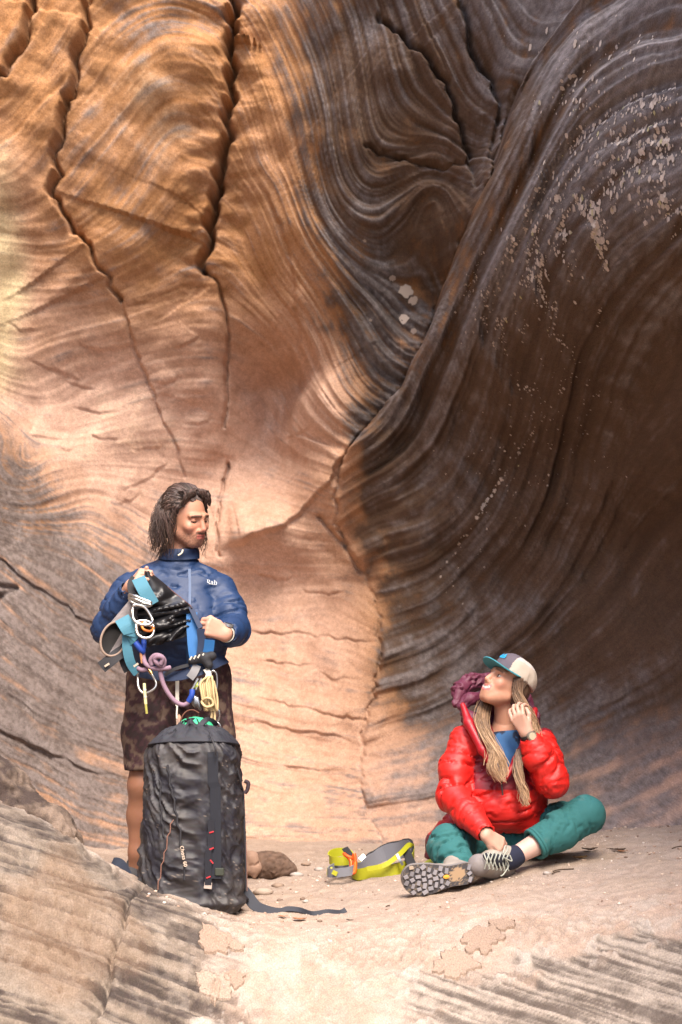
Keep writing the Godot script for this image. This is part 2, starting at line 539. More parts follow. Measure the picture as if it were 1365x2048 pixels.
# How much of each kind of rock surface covers the wall: 0 orange sandstone, 1 black-brown varnish, 2 grey film, 3 pale cream rock, 4 pale pink washed rock
func tint_fields() -> Array:
	var at_points := [
		# px, py, varnish, grey film, cream, pale wash
		[0, 0, 0, 0, 0, 0], [100, 150, 0, 0, 0.1, 0], [230, 60, 0, 0, 0.15, 0], [310, 60, 0.1, 0.6, 0.2, 0], [400, 100, 0, 0, 0, 0], [300, 200, 0, 0.2, 0.35, 0.1],
		[250, 330, 0, 0.2, 0.1, 0.1], [380, 300, 0, 0, 0.25, 0.1], [230, 480, 0, 0, 0, 0], [350, 480, 0, 0.1, 0.1, 0], [60, 560, 0, 0, 0.35, 0.4], [15, 300, 0, 0, 0.35, 0.2], [10, 450, 0, 0, 0.75, 0.5], [10, 600, 0, 0, 0.95, 0.9], [5, 700, 0, 0, 0.8, 0.9], [60, 450, 0, 0, 0.25, 0.3],
		[60, 680, 0, 0, 0.2, 0.5], [0, 200, 0, 0.1, 0, 0],
		[120, 620, 0, 0, 0.1, 0.6], [250, 620, 0, 0, 0, 0.3], [380, 640, 0, 0, 0, 0.4], [200, 760, 0, 0, 0.22, 1.0], [350, 780, 0, 0, 0.15, 0.9], [60, 830, 0, 0, 0.15, 1.0],
		[150, 900, 0, 0, 0.25, 1.0], [350, 930, 0, 0, 0.25, 1.0], [0, 880, 0.2, 0.6, 0, 0.4], [40, 960, 0.3, 0.9, 0, 0.2], [150, 1010, 0, 0.35, 0, 0.7], [60, 1060, 0.2, 1, 0, 0.3], [220, 1060, 0, 0.45, 0, 0.7],
		[0, 1150, 0.25, 1.1, 0, 0.6], [120, 1200, 0.1, 1.2, 0, 0.6], [60, 1300, 0.25, 1.1, 0, 0.6], [180, 1330, 0.15, 1.1, 0, 0.6], [240, 1240, 0, 0.9, 0, 0.7], [100, 1450, 0.1, 1.2, 0, 0.6], [230, 1480, 0, 1.0, 0, 0.7],
		[200, 1620, 0, 0.8, 0, 0.6], [0, 1600, 0.1, 0.8, 0, 0.4],
		[480, 1000, 0, 0, 0, 0.85], [560, 980, 0, 0, 0, 0.8], [520, 1150, 0, 0, 0, 0.85], [620, 1200, 0, 0, 0, 0.8], [550, 1300, 0, 0, 0, 0.75], [680, 1300, 0, 0, 0, 0.75], [560, 1450, 0, 0, 0, 0.75], [650, 1550, 0, 0.1, 0, 0.7], [560, 1650, 0, 0.25, 0, 0.8], [700, 1650, 0, 0.35, 0, 0.7],
		[500, 150, 0.1, 0, 0, 0], [480, 400, 0, 0, 0, 0.1], [540, 550, 0, 0, 0, 0.1], [520, 750, 0, 0, 0, 0.6], [580, 850, 0, 0, 0.05, 0.9], [640, 700, 0, 0, 0, 0.55], [600, 500, 0.05, 0, 0, 0.1], [560, 300, 0.1, 0.1, 0, 0.15], [540, 60, 0.2, 0.2, 0, 0.1], [660, 820, 0, 0, 0, 0.8],
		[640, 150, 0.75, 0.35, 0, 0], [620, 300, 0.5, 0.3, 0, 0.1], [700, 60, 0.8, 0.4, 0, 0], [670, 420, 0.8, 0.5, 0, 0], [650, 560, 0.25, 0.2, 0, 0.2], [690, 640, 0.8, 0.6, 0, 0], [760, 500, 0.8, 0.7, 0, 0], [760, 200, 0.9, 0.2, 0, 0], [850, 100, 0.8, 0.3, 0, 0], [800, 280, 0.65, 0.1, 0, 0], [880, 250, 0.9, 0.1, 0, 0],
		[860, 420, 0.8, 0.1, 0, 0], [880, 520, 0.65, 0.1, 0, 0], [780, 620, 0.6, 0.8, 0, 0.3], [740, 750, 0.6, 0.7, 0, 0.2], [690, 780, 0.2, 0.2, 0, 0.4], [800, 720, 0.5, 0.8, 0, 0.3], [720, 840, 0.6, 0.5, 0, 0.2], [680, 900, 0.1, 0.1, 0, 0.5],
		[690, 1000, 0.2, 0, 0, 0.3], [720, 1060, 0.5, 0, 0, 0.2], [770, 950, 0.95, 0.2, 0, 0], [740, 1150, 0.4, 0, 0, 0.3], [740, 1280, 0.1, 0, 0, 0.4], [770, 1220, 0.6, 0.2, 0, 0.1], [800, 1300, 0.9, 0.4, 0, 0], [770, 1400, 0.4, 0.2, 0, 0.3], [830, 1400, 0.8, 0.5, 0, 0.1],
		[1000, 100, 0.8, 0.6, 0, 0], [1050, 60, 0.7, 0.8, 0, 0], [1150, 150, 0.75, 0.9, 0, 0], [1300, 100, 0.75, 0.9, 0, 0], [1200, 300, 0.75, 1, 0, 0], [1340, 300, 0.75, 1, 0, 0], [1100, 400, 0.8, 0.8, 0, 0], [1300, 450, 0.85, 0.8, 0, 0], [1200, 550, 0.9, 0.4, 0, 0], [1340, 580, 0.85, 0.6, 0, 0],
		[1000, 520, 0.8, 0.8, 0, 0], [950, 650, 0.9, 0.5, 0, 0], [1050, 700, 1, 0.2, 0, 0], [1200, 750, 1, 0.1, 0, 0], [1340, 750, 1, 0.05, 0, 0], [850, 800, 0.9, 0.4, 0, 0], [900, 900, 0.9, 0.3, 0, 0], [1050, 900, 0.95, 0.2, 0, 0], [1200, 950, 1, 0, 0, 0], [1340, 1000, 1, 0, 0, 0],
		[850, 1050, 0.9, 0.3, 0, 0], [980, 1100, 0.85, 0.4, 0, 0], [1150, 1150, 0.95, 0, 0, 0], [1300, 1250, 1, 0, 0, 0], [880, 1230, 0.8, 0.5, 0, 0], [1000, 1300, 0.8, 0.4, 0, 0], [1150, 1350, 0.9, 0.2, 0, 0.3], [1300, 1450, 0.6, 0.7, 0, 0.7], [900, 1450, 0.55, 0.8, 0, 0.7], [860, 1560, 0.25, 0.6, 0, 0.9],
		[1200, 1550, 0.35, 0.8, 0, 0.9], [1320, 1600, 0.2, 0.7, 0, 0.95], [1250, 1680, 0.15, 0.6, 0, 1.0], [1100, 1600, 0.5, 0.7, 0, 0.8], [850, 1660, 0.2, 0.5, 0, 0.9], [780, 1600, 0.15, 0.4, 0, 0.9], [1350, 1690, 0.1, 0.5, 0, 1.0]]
	var out := []
	for c in 4:
		var pts: Array = []
		for p in at_points:
			var q := on_wall(p[0], p[1])
			pts.append(Vector3(q.x, q.y, p[2 + c]))
		var f := Field.new()
		f.fit(pts, 0.01)
		f.table(WX0, WY0, WX1, WY1, 0.14)
		out.append(f)
	return out

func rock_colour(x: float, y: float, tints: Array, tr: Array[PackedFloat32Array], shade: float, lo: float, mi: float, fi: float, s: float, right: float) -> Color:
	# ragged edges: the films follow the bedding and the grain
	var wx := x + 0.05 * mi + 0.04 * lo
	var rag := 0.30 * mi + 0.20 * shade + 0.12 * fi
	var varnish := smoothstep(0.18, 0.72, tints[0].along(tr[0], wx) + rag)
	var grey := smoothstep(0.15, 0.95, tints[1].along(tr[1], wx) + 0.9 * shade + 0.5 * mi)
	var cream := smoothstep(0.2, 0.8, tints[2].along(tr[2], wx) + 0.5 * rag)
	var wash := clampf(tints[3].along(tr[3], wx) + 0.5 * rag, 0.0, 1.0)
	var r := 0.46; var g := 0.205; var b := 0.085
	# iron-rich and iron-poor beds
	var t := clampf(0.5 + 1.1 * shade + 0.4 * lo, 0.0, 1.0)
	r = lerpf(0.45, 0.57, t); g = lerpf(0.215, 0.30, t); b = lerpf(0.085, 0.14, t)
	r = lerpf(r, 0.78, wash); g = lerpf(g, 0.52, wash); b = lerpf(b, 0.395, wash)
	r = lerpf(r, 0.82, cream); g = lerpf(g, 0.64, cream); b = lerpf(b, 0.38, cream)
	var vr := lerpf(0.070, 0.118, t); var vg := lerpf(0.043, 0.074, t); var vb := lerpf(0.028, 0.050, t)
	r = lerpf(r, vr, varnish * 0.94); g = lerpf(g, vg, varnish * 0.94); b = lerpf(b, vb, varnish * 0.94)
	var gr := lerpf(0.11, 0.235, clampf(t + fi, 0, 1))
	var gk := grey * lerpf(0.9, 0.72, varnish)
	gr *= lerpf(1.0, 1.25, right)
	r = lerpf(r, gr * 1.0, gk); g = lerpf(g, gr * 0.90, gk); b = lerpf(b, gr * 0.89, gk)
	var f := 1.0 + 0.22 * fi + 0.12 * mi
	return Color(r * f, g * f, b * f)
# ---------------------------------------------------------------- the ledge: sand shelf and the worn rock lip in front of it
var g_height := Field.new()
var g_xs := PackedFloat32Array()
var g_zs := PackedFloat32Array()
var g_y := PackedFloat32Array()

func ground_y(x: float, z: float) -> float:
	var i := clampi(g_xs.bsearch(x) - 1, 0, g_xs.size() - 2)
	var j := clampi(g_zs.bsearch(z) - 1, 0, g_zs.size() - 2)
	var u := clampf((x - g_xs[i]) / (g_xs[i + 1] - g_xs[i]), 0, 1)
	var v := clampf((z - g_zs[j]) / (g_zs[j + 1] - g_zs[j]), 0, 1)
	var n := g_xs.size()
	return lerpf(lerpf(g_y[j * n + i], g_y[j * n + i + 1], u), lerpf(g_y[(j + 1) * n + i], g_y[(j + 1) * n + i + 1], u), v)

func lines_from(spec: Array) -> PackedFloat32Array:
	var out := PackedFloat32Array([spec[0][0]])
	for s in spec:
		while out[-1] < s[1] - s[2] * 0.5:
			out.append(minf(out[-1] + s[2], s[1]))
	return out

func build_ground() -> void:
	var pts: Array = []
	# across, how far away, height
	for p in [[-3.2, 9.5, 0.6], [-3.2, 7.5, 0.7], [-3.2, 6.3, 0.85], [-3.2, 5.4, -0.1], [-3.2, 4.6, -0.7],
			[-1.9, 9.5, 0.1], [-1.9, 7.8, 0.3], [-1.9, 6.9, 0.45], [-1.9, 6.25, 0.64], [-1.9, 5.5, -0.2], [-1.9, 4.8, -0.75],
			[-1.3, 9.5, 0.0], [-1.3, 8.0, 0.08], [-1.3, 7.2, 0.14], [-1.3, 6.75, 0.32], [-1.3, 6.3, 0.47], [-1.2, 6.0, 0.36], [-1.15, 5.75, 0.08], [-1.1, 5.5, -0.24], [-1.1, 4.8, -0.75],
			[-0.85, 9.0, 0.0], [-0.85, 7.4, 0.0], [-0.85, 6.8, 0.06], [-0.82, 6.4, 0.17], [-0.81, 6.2, 0.172], [-0.78, 6.0, 0.10], [-0.74, 5.75, -0.12], [-0.7, 5.5, -0.36], [-0.7, 4.8, -0.85],
			[-0.4, 9.2, 0.0], [-0.4, 7.6, 0.0], [-0.4, 6.7, 0.0], [-0.38, 6.3, 0.02], [-0.37, 6.1, 0.0], [-0.35, 5.9, -0.11], [-0.35, 5.65, -0.28], [-0.33, 5.2, -0.62],
			[0.0, 9.4, 0.02], [0.0, 7.6, 0.02], [0.0, 6.8, 0.015], [0.0, 6.35, -0.01], [0.0, 6.1, -0.05], [0.0, 5.85, -0.18], [0.0, 5.55, -0.33], [0.0, 5.1, -0.68],
			[0.35, 9.2, 0.03], [0.35, 7.6, 0.05], [0.35, 6.7, 0.06], [0.35, 6.35, 0.035], [0.35, 6.05, -0.03], [0.35, 5.8, -0.16], [0.35, 5.5, -0.34], [0.35, 5.0, -0.7],
			[0.8, 8.8, 0.08], [0.75, 7.4, 0.14], [0.75, 6.8, 0.13], [0.75, 6.4, 0.085], [0.72, 6.05, 0.0], [0.7, 5.75, -0.15], [0.7, 5.5, -0.32], [0.65, 5.0, -0.7],
			[1.3, 8.2, 0.18], [1.25, 7.4, 0.21], [1.25, 6.9, 0.20], [1.25, 6.4, 0.14], [1.22, 6.1, 0.06], [1.2, 5.8, -0.09], [1.18, 5.5, -0.28], [1.1, 5.0, -0.7],
			[2.2, 7.5, 0.34], [2.2, 6.4, 0.24], [2.2, 5.6, -0.12], [2.2, 5.0, -0.65]]:
		pts.append(Vector3(p[0], -p[1], p[2]))
	g_height.fit(pts, 0.001)
	g_height.table(-3.3, -10.6, 2.7, -4.6, 0.1)
	g_xs = lines_from([[-3.2, -1.75, 0.04], [-1.75, 1.75, 0.0065], [1.75, 2.6, 0.04]])
	g_zs = lines_from([[-10.5, -8.6, 0.03], [-8.6, -6.7, 0.014], [-6.7, -5.35, 0.0065], [-5.35, -4.8, 0.03]])
	var nx := g_xs.size()
	var nz := g_zs.size()
	var pos := PackedVector3Array(); pos.resize(nx * nz)
	var col := PackedColorArray(); col.resize(nx * nz)
	g_y.resize(nx * nz)
	for j in nz:
		var z := g_zs[j]
		var r := g_height.row(z)
		for i in nx:
			var x := g_xs[i]
			var k := j * nx + i
			var y0 := g_height.along(r, x)
			var lo := n_low.get_noise_3d(x + 11.0, y0, z)
			var mi := n_mid.get_noise_3d(x + 11.0, y0, z)
			var fi := n_fine.get_noise_3d(x + 11.0, y0, z)
			# bare striped rock on the two flanks, sand and dried silt between and behind
			var face := smoothstep(-6.55, -6.05, z + 0.1 * lo)
			var bare_l := smoothstep(-0.26, -0.62, x + 0.22 * mi + 0.10 * lo - 0.25 * (z + 5.9)) * smoothstep(-6.45, -6.2, z + 0.2 * mi)
			var bare_r := smoothstep(0.18, 0.36, x + 0.15 * mi) * smoothstep(-6.02, -5.9, z - 0.28 * (0.9 - x) * smoothstep(0.1, 0.9, x) + 0.22 * mi + 0.10 * lo)
			var bare := maxf(bare_l, bare_r)
			var s := y0 + (0.36 if x < 0.0 else 0.24) * x + 0.012 * lo + 0.004 * mi
			var b1 := n_bed.get_noise_2d(s * 9.0, x * 0.5 + (0.0 if x < 0.0 else 7.0))
			var b2 := n_bed.get_noise_2d(s * (30.0 if x < 0.0 else 38.0) + 20.0, x * 0.9)
			var b3 := n_bed.get_noise_2d(s * (70.0 if x < 0.0 else 110.0) + 50.0, x * 2.0)
			var h := 0.018 * lo
			var deep := bare_l + 0.26 * bare_r
			h += deep * (0.045 * ledge(b1) + 0.014 * b2 + 0.005 * b3 - 0.016 * exp(-pow((b2 - 0.18) / 0.07, 2.0))) + 0.0012 * fi * bare
			# dried silt: curled plates with broken edges
			var silt := (1.0 - bare) * face
			var plate := n_mid.get_noise_3d(x * 1.3 + 31.0, y0, z * 1.3)
			var cell := smoothstep(0.02, 0.05, plate + 0.25 * fi)
			var cell2 := smoothstep(0.12, 0.14, n_ridge.get_noise_2d(x * 2.6 + 4.0, z * 2.6) + 0.25 * fi)
			var edge_band := exp(-pow((bare - 0.5) / 0.35, 2.0)) * face
			var cell3 := smoothstep(0.03, 0.06, n_ridge.get_noise_2d(x * 6.5 + 14.0, z * 7.5) + 0.12 * fi)
			var patch := smoothstep(-0.15, 0.2, n_low.get_noise_2d(x * 1.8 + 3.0, z * 1.8))
			h += (silt * 0.6 + edge_band) * (0.008 * cell + 0.006 * cell2) + silt * patch * 0.0055 * cell3 + silt * (0.005 * mi + 0.0018 * fi)
			# the joint that splits the left flank, and a broken notch on it
			if x < -0.4:
				var jx := -0.80 + 0.16 * (y0 + 0.0) + 0.018 * n_mid.get_noise_1d(y0 * 2.0)
				var jd := absf(x - jx)
				if jd < 0.05 and face > 0.3:
					h -= 0.035 * exp(-pow(jd / 0.007, 2.0))
					h += 0.010 * exp(-jd / 0.03) * signf(x - jx)
				h -= 0.035 * exp(-(pow((x - jx + 0.012) / 0.022, 2.0) + pow((y0 + 0.15) / 0.018, 2.0))) * face
			# trodden sand behind
			h += (1.0 - face) * (0.018 * mi + 0.0025 * fi)
			var y := y0 + h
			g_y[k] = y
			pos[k] = Vector3(x, y, z)
			var t := clampf(0.5 + 0.9 * b2 + 0.5 * b3 + 0.5 * mi, 0.0, 1.0)
			var c := Color(0.49, 0.37, 0.295).lerp(Color(0.565, 0.46, 0.385), clampf(0.5 + 1.2 * mi + 0.4 * cell2, 0, 1))
			c = c.lerp(Color(0.53, 0.365, 0.275), clampf(silt * (cell - 0.4 + lo), 0.0, 0.6))
			c = c.lerp(Color(0.40, 0.295, 0.225), silt * patch * 0.55 * (1.0 - cell3))
			c = c.lerp(Color(0.49, 0.37, 0.285), (1.0 - face) * clampf(0.5 + 0.9 * mi + 0.5 * lo, 0, 1))
			var t2 := clampf(0.5 + 1.5 * b2 + 0.7 * b3 + 0.6 * mi + 0.25 * fi, 0.0, 1.0)
			var rock_c := Color(0.085, 0.066, 0.058).lerp(Color(0.31, 0.25, 0.20), t2)
			rock_c = rock_c.lerp(Color(0.30, 0.19, 0.12), 0.5 * smoothstep(0.15, 0.4, lo))
			if x > 0.0:
				rock_c = Color(0.12, 0.093, 0.078).lerp(Color(0.46, 0.385, 0.32), clampf(t2 + 0.08, 0, 1))
			c = c.lerp(rock_c, bare)
			var white := edge_band * clampf(cell2 * 0.7 + 0.6 * mi, 0, 1)
			c = c.lerp(Color(0.58, 0.51, 0.445), white)
			c *= 1.0 + 0.2 * fi
			col[k] = Color(c.r, c.g, c.b)
	var g := put("ground", grid_mesh(pos, col, nx, nz), ground_material(), self)
	g.set_meta("kind", "structure")
	g.set_meta("label", "worn pale sandstone ledge with dried silt and sand")

func ground_material() -> StandardMaterial3D:
	var m := rock_material()
	m.resource_name = "silt"
	m.roughness = 0.95
	m.uv1_scale = Vector3(2.6, 2.6, 2.6)
	m.normal_scale = 1.1
	return m

# the rest of the canyon, which shuts out the low sky: rock behind the lens, up and to the sides
func build_surroundings() -> void:
	var m := rock_material()
	m.vertex_color_use_as_albedo = false
	m.albedo_color = lin(0.50, 0.35, 0.24)
	slab("canyon_floor", [Vector3(-9, -0.7, -5.1), Vector3(9, -0.7, -5.1), Vector3(-9, -0.9, 9), Vector3(9, -0.9, 9)], m)
	slab("canyon_wall_behind_camera", [Vector3(-9, -1.2, 5.5), Vector3(9, -1.2, 5.5), Vector3(-9, 2.2, 6.2), Vector3(9, 2.2, 6.2)], m)
	slab("canyon_wall_left", [Vector3(-3.2, -1.2, 8), Vector3(-3.0, -1.2, -8.5), Vector3(-4.6, 7.0, 8), Vector3(-3.0, 7.0, -8.0)], m)
	slab("canyon_wall_right", [Vector3(2.66, -1.2, -6.8), Vector3(3.6, -1.2, 8), Vector3(2.5, 3.0, -5.6), Vector3(3.6, 3.0, 8)], m)
	# the wall goes on above the frame: straight up on the left, leaning over on the right
	var nx := 90
	var pos := PackedVector3Array()
	var col := PackedColorArray()
	for j in 24:
		for i in nx:
			var x := lerpf(WX0, WX1, i / (nx - 1.0))
			var up := 3.4 * j / 23.0
			var z := wall_z(x, WY1) + up * lerpf(-0.25, 0.16, smoothstep(-0.6, 1.6, x))
			z += 0.25 * n_low.get_noise_2d(x, up) * smoothstep(0.0, 0.5, up)
			pos.append(Vector3(x, WY1 - 0.01 + up, z))
			col.append(Color.WHITE)
	put("canyon_wall_above", grid_mesh(pos, col, nx, 24), m, self).set_meta("kind", "structure")

func slab(called: String, q: Array, m: Material) -> void:
	var nx := 60
	var ny := 50
	var pos := PackedVector3Array(); pos.resize(nx * ny)
	var col := PackedColorArray(); col.resize(nx * ny)
	var nrm: Vector3 = ((q[1] - q[0]) as Vector3).cross(q[2] - q[0]).normalized()
	for j in ny:
		for i in nx:
			var u := i / (nx - 1.0)
			var v := j / (ny - 1.0)
			var a: Vector3 = q[0]
			var b: Vector3 = q[1]
			var c: Vector3 = q[2]
			var e: Vector3 = q[3]
			var p := a.lerp(b, u).lerp(c.lerp(e, u), v)
			p += nrm * (0.35 * n_low.get_noise_3d(p.x * 0.5, p.y * 0.5, p.z * 0.5) * smoothstep(0, 0.08, u) * smoothstep(1, 0.92, u) * smoothstep(0, 0.08, v) + 0.04 * n_mid.get_noise_3dv(p * 0.4))
			pos[j * nx + i] = p
			col[j * nx + i] = Color.WHITE
	var o := put(called, grid_mesh(pos, col, nx, ny), m, self)
	o.set_meta("kind", "structure")
# ---------------------------------------------------------------- mesh building
class Shape:
	var v := PackedVector3Array(); var n := PackedVector3Array(); var c := PackedColorArray(); var i := PackedInt32Array()
	var ink := Color.WHITE
	func add(other: Shape) -> void:
		var b := v.size()
		v.append_array(other.v); n.append_array(other.n); c.append_array(other.c)
		for k in other.i: i.append(k + b)
	func mesh() -> ArrayMesh:
		for k in range(0, i.size(), 3):
			var p := i[k]; var q := i[k + 1]; var r := i[k + 2]
			if (v[q] - v[p]).cross(v[r] - v[p]).dot(n[p] + n[q] + n[r]) > 0.0:
				i[k + 1] = r; i[k + 2] = q
		var a := []
		a.resize(Mesh.ARRAY_MAX)
		a[Mesh.ARRAY_VERTEX] = v; a[Mesh.ARRAY_NORMAL] = n; a[Mesh.ARRAY_COLOR] = c; a[Mesh.ARRAY_INDEX] = i
		var m := ArrayMesh.new()
		m.add_surface_from_arrays(Mesh.PRIMITIVE_TRIANGLES, a)
		return m
	func tri(a: int, b: int, d: int) -> void:
		i.append(a); i.append(b); i.append(d)
	# a tube of elliptical section along points; r is one radius or one for each point
	func tube(p: PackedVector3Array, r: Variant, sides := 8, closed := false, flat := 1.0, side := Vector3.ZERO) -> void:
		var m := p.size()
		var b := v.size()
		var last := Vector3.ZERO
		for k in m:
			var t := (p[(k + 1) % m] - p[(k - 1 + m) % m]) if closed else (p[mini(k + 1, m - 1)] - p[maxi(k - 1, 0)])
			t = t.normalized()
			var u := side if side != Vector3.ZERO else last
			if u == Vector3.ZERO: u = Vector3.UP if absf(t.y) < 0.9 else Vector3.RIGHT
			u = (u - t * u.dot(t)).normalized()
			last = u
			var w := t.cross(u)
			var rr: float = r if r is float else r[k]
			for s in sides:
				var a := TAU * s / sides
				v.append(p[k] + (u * cos(a) + w * sin(a) * flat) * rr)
				n.append((u * cos(a) + w * sin(a) / maxf(flat, 0.05)).normalized())
				c.append(ink)
		var rings := m if closed else m - 1
		for k in rings:
			for s in sides:
				var a := b + k * sides + s
				var d := b + k * sides + (s + 1) % sides
				var e := b + ((k + 1) % m) * sides + s
				var f := b + ((k + 1) % m) * sides + (s + 1) % sides
				tri(a, d, e); tri(d, f, e)
		if not closed:
			for end in [0, m - 1]:
				var t := (p[0] - p[1]).normalized() if end == 0 else (p[m - 1] - p[m - 2]).normalized()
				var rr: float = r if r is float else r[end]
				var at := v.size()
				v.append(p[end] + t * rr * 0.35); n.append(t); c.append(ink)
				for s in sides: tri(at, b + end * sides + s, b + end * sides + (s + 1) % sides)
	# a strap: rectangular section w wide along side, thick across
	func strap(p: PackedVector3Array, side: Variant, w: Variant, thick := 0.003, closed := false) -> void:
		var m := p.size()
		for k in (m if closed else m - 1):
			var q: Array[Vector3] = []
			for e in [k, (k + 1) % m]:
				var t := ((p[(e + 1) % m] - p[(e - 1 + m) % m]) if closed else (p[mini(e + 1, m - 1)] - p[maxi(e - 1, 0)])).normalized()
				var sd: Vector3 = side if side is Vector3 else side[e]
				sd = (sd - t * sd.dot(t)).normalized()
				var ww: float = w if w is float else w[e]
				var o := t.cross(sd) * thick * 0.5
				for cr in [sd * ww * 0.5 + o, sd * ww * 0.5 - o, -sd * ww * 0.5 - o, -sd * ww * 0.5 + o]: q.append(p[e] + cr)
			for s in 4: quad(q[s], q[(s + 1) % 4], q[4 + (s + 1) % 4], q[4 + s])
			if not closed and k == 0: quad(q[0], q[1], q[2], q[3])
			if not closed and k == m - 2: quad(q[4], q[5], q[6], q[7])
	func quad(a: Vector3, b: Vector3, d: Vector3, e: Vector3) -> void:
		var nn := (b - a).cross(d - a)
		if nn.length_squared() < 1e-14: nn = (d - a).cross(e - a)
		nn = nn.normalized()
		var at := v.size()
		for q in [a, b, d, e]:
			v.append(q); n.append(nn); c.append(ink)
		tri(at, at + 1, at + 2); tri(at, at + 2, at + 3)
	func box(t: Transform3D, size: Vector3, bevel := 0.0) -> void:
		var h := size * 0.5
		if bevel <= 0.0:
			for ax in 3:
				for sg in [-1.0, 1.0]:
					var a := Vector3.ZERO; a[ax] = h[ax] * sg
					var u := Vector3.ZERO; u[(ax + 1) % 3] = h[(ax + 1) % 3]
					var w := Vector3.ZERO; w[(ax + 2) % 3] = h[(ax + 2) % 3] * sg
					quad(t * (a - u - w), t * (a + u - w), t * (a + u + w), t * (a - u + w))
			return
		# rounded: a stack of outlines
		var prof := [[-h.z, bevel], [-h.z + bevel, 0.0], [h.z - bevel, 0.0], [h.z, bevel]]
		var rings := []
		for pr in prof:
			var ring: Array[Vector3] = []
			for cr in [[1, 1, 0], [-1, 1, 1], [-1, -1, 2], [1, -1, 3]]:
				for s in 3:
					var a: float = (cr[2] + s / 2.0) * PI / 2
					ring.append(t * Vector3(cr[0] * (h.x - bevel) + cos(a) * (bevel - pr[1] * 0.7), cr[1] * (h.y - bevel) + sin(a) * (bevel - pr[1] * 0.7), pr[0]))
			rings.append(ring)
		for k in 3:
			for s in 12: quad(rings[k][s], rings[k][(s + 1) % 12], rings[k + 1][(s + 1) % 12], rings[k + 1][s])
		for e in [0, 3]:
			for s in range(1, 11):
				quad(rings[e][0], rings[e][s], rings[e][s + 1], rings[e][0])
	# a sheet of nx by ny points, with a back face at the given thickness
	func sheet(p: PackedVector3Array, nx: int, ny: int, thick := 0.0, cols := PackedColorArray()) -> void:
		var nn := PackedVector3Array(); nn.resize(nx * ny)
		for jj in ny:
			for ii in nx:
				var du := p[jj * nx + mini(ii + 1, nx - 1)] - p[jj * nx + maxi(ii - 1, 0)]
				var dv := p[mini(jj + 1, ny - 1) * nx + ii] - p[maxi(jj - 1, 0) * nx + ii]
				nn[jj * nx + ii] = du.cross(dv).normalized()
		for layer in (2 if thick > 0.0 else 1):
			var b := v.size()
			for k in nx * ny:
				v.append(p[k] - nn[k] * thick * layer)
				n.append(nn[k] * (1 - 2 * layer)); c.append(cols[k] if cols else ink)
			for jj in ny - 1:
				for ii in nx - 1:
					var a := b + jj * nx + ii
					tri(a, a + nx, a + 1); tri(a + 1, a + nx, a + nx + 1)
		if thick > 0.0:
			var b0 := v.size() - 2 * nx * ny
			var rim := []
			for ii in nx: rim.append(ii)
			for jj in range(1, ny): rim.append(jj * nx + nx - 1)
			for ii in range(nx - 2, -1, -1): rim.append((ny - 1) * nx + ii)
			for jj in range(ny - 2, 0, -1): rim.append(jj * nx)
			for k in rim.size():
				var a: int = rim[k]
				var d: int = rim[(k + 1) % rim.size()]
				var keep := ink
				if cols: ink = cols[a]
				quad(v[b0 + a], v[b0 + d], v[b0 + nx * ny + d], v[b0 + nx * ny + a])
				ink = keep
	func smooth() -> void:
		n.fill(Vector3.ZERO)
		for k in range(0, i.size(), 3):
			var f := (v[i[k + 1]] - v[i[k]]).cross(v[i[k + 2]] - v[i[k]])
			for s in 3: n[i[k + s]] -= f
		for k in n.size(): n[k] = n[k].normalized()

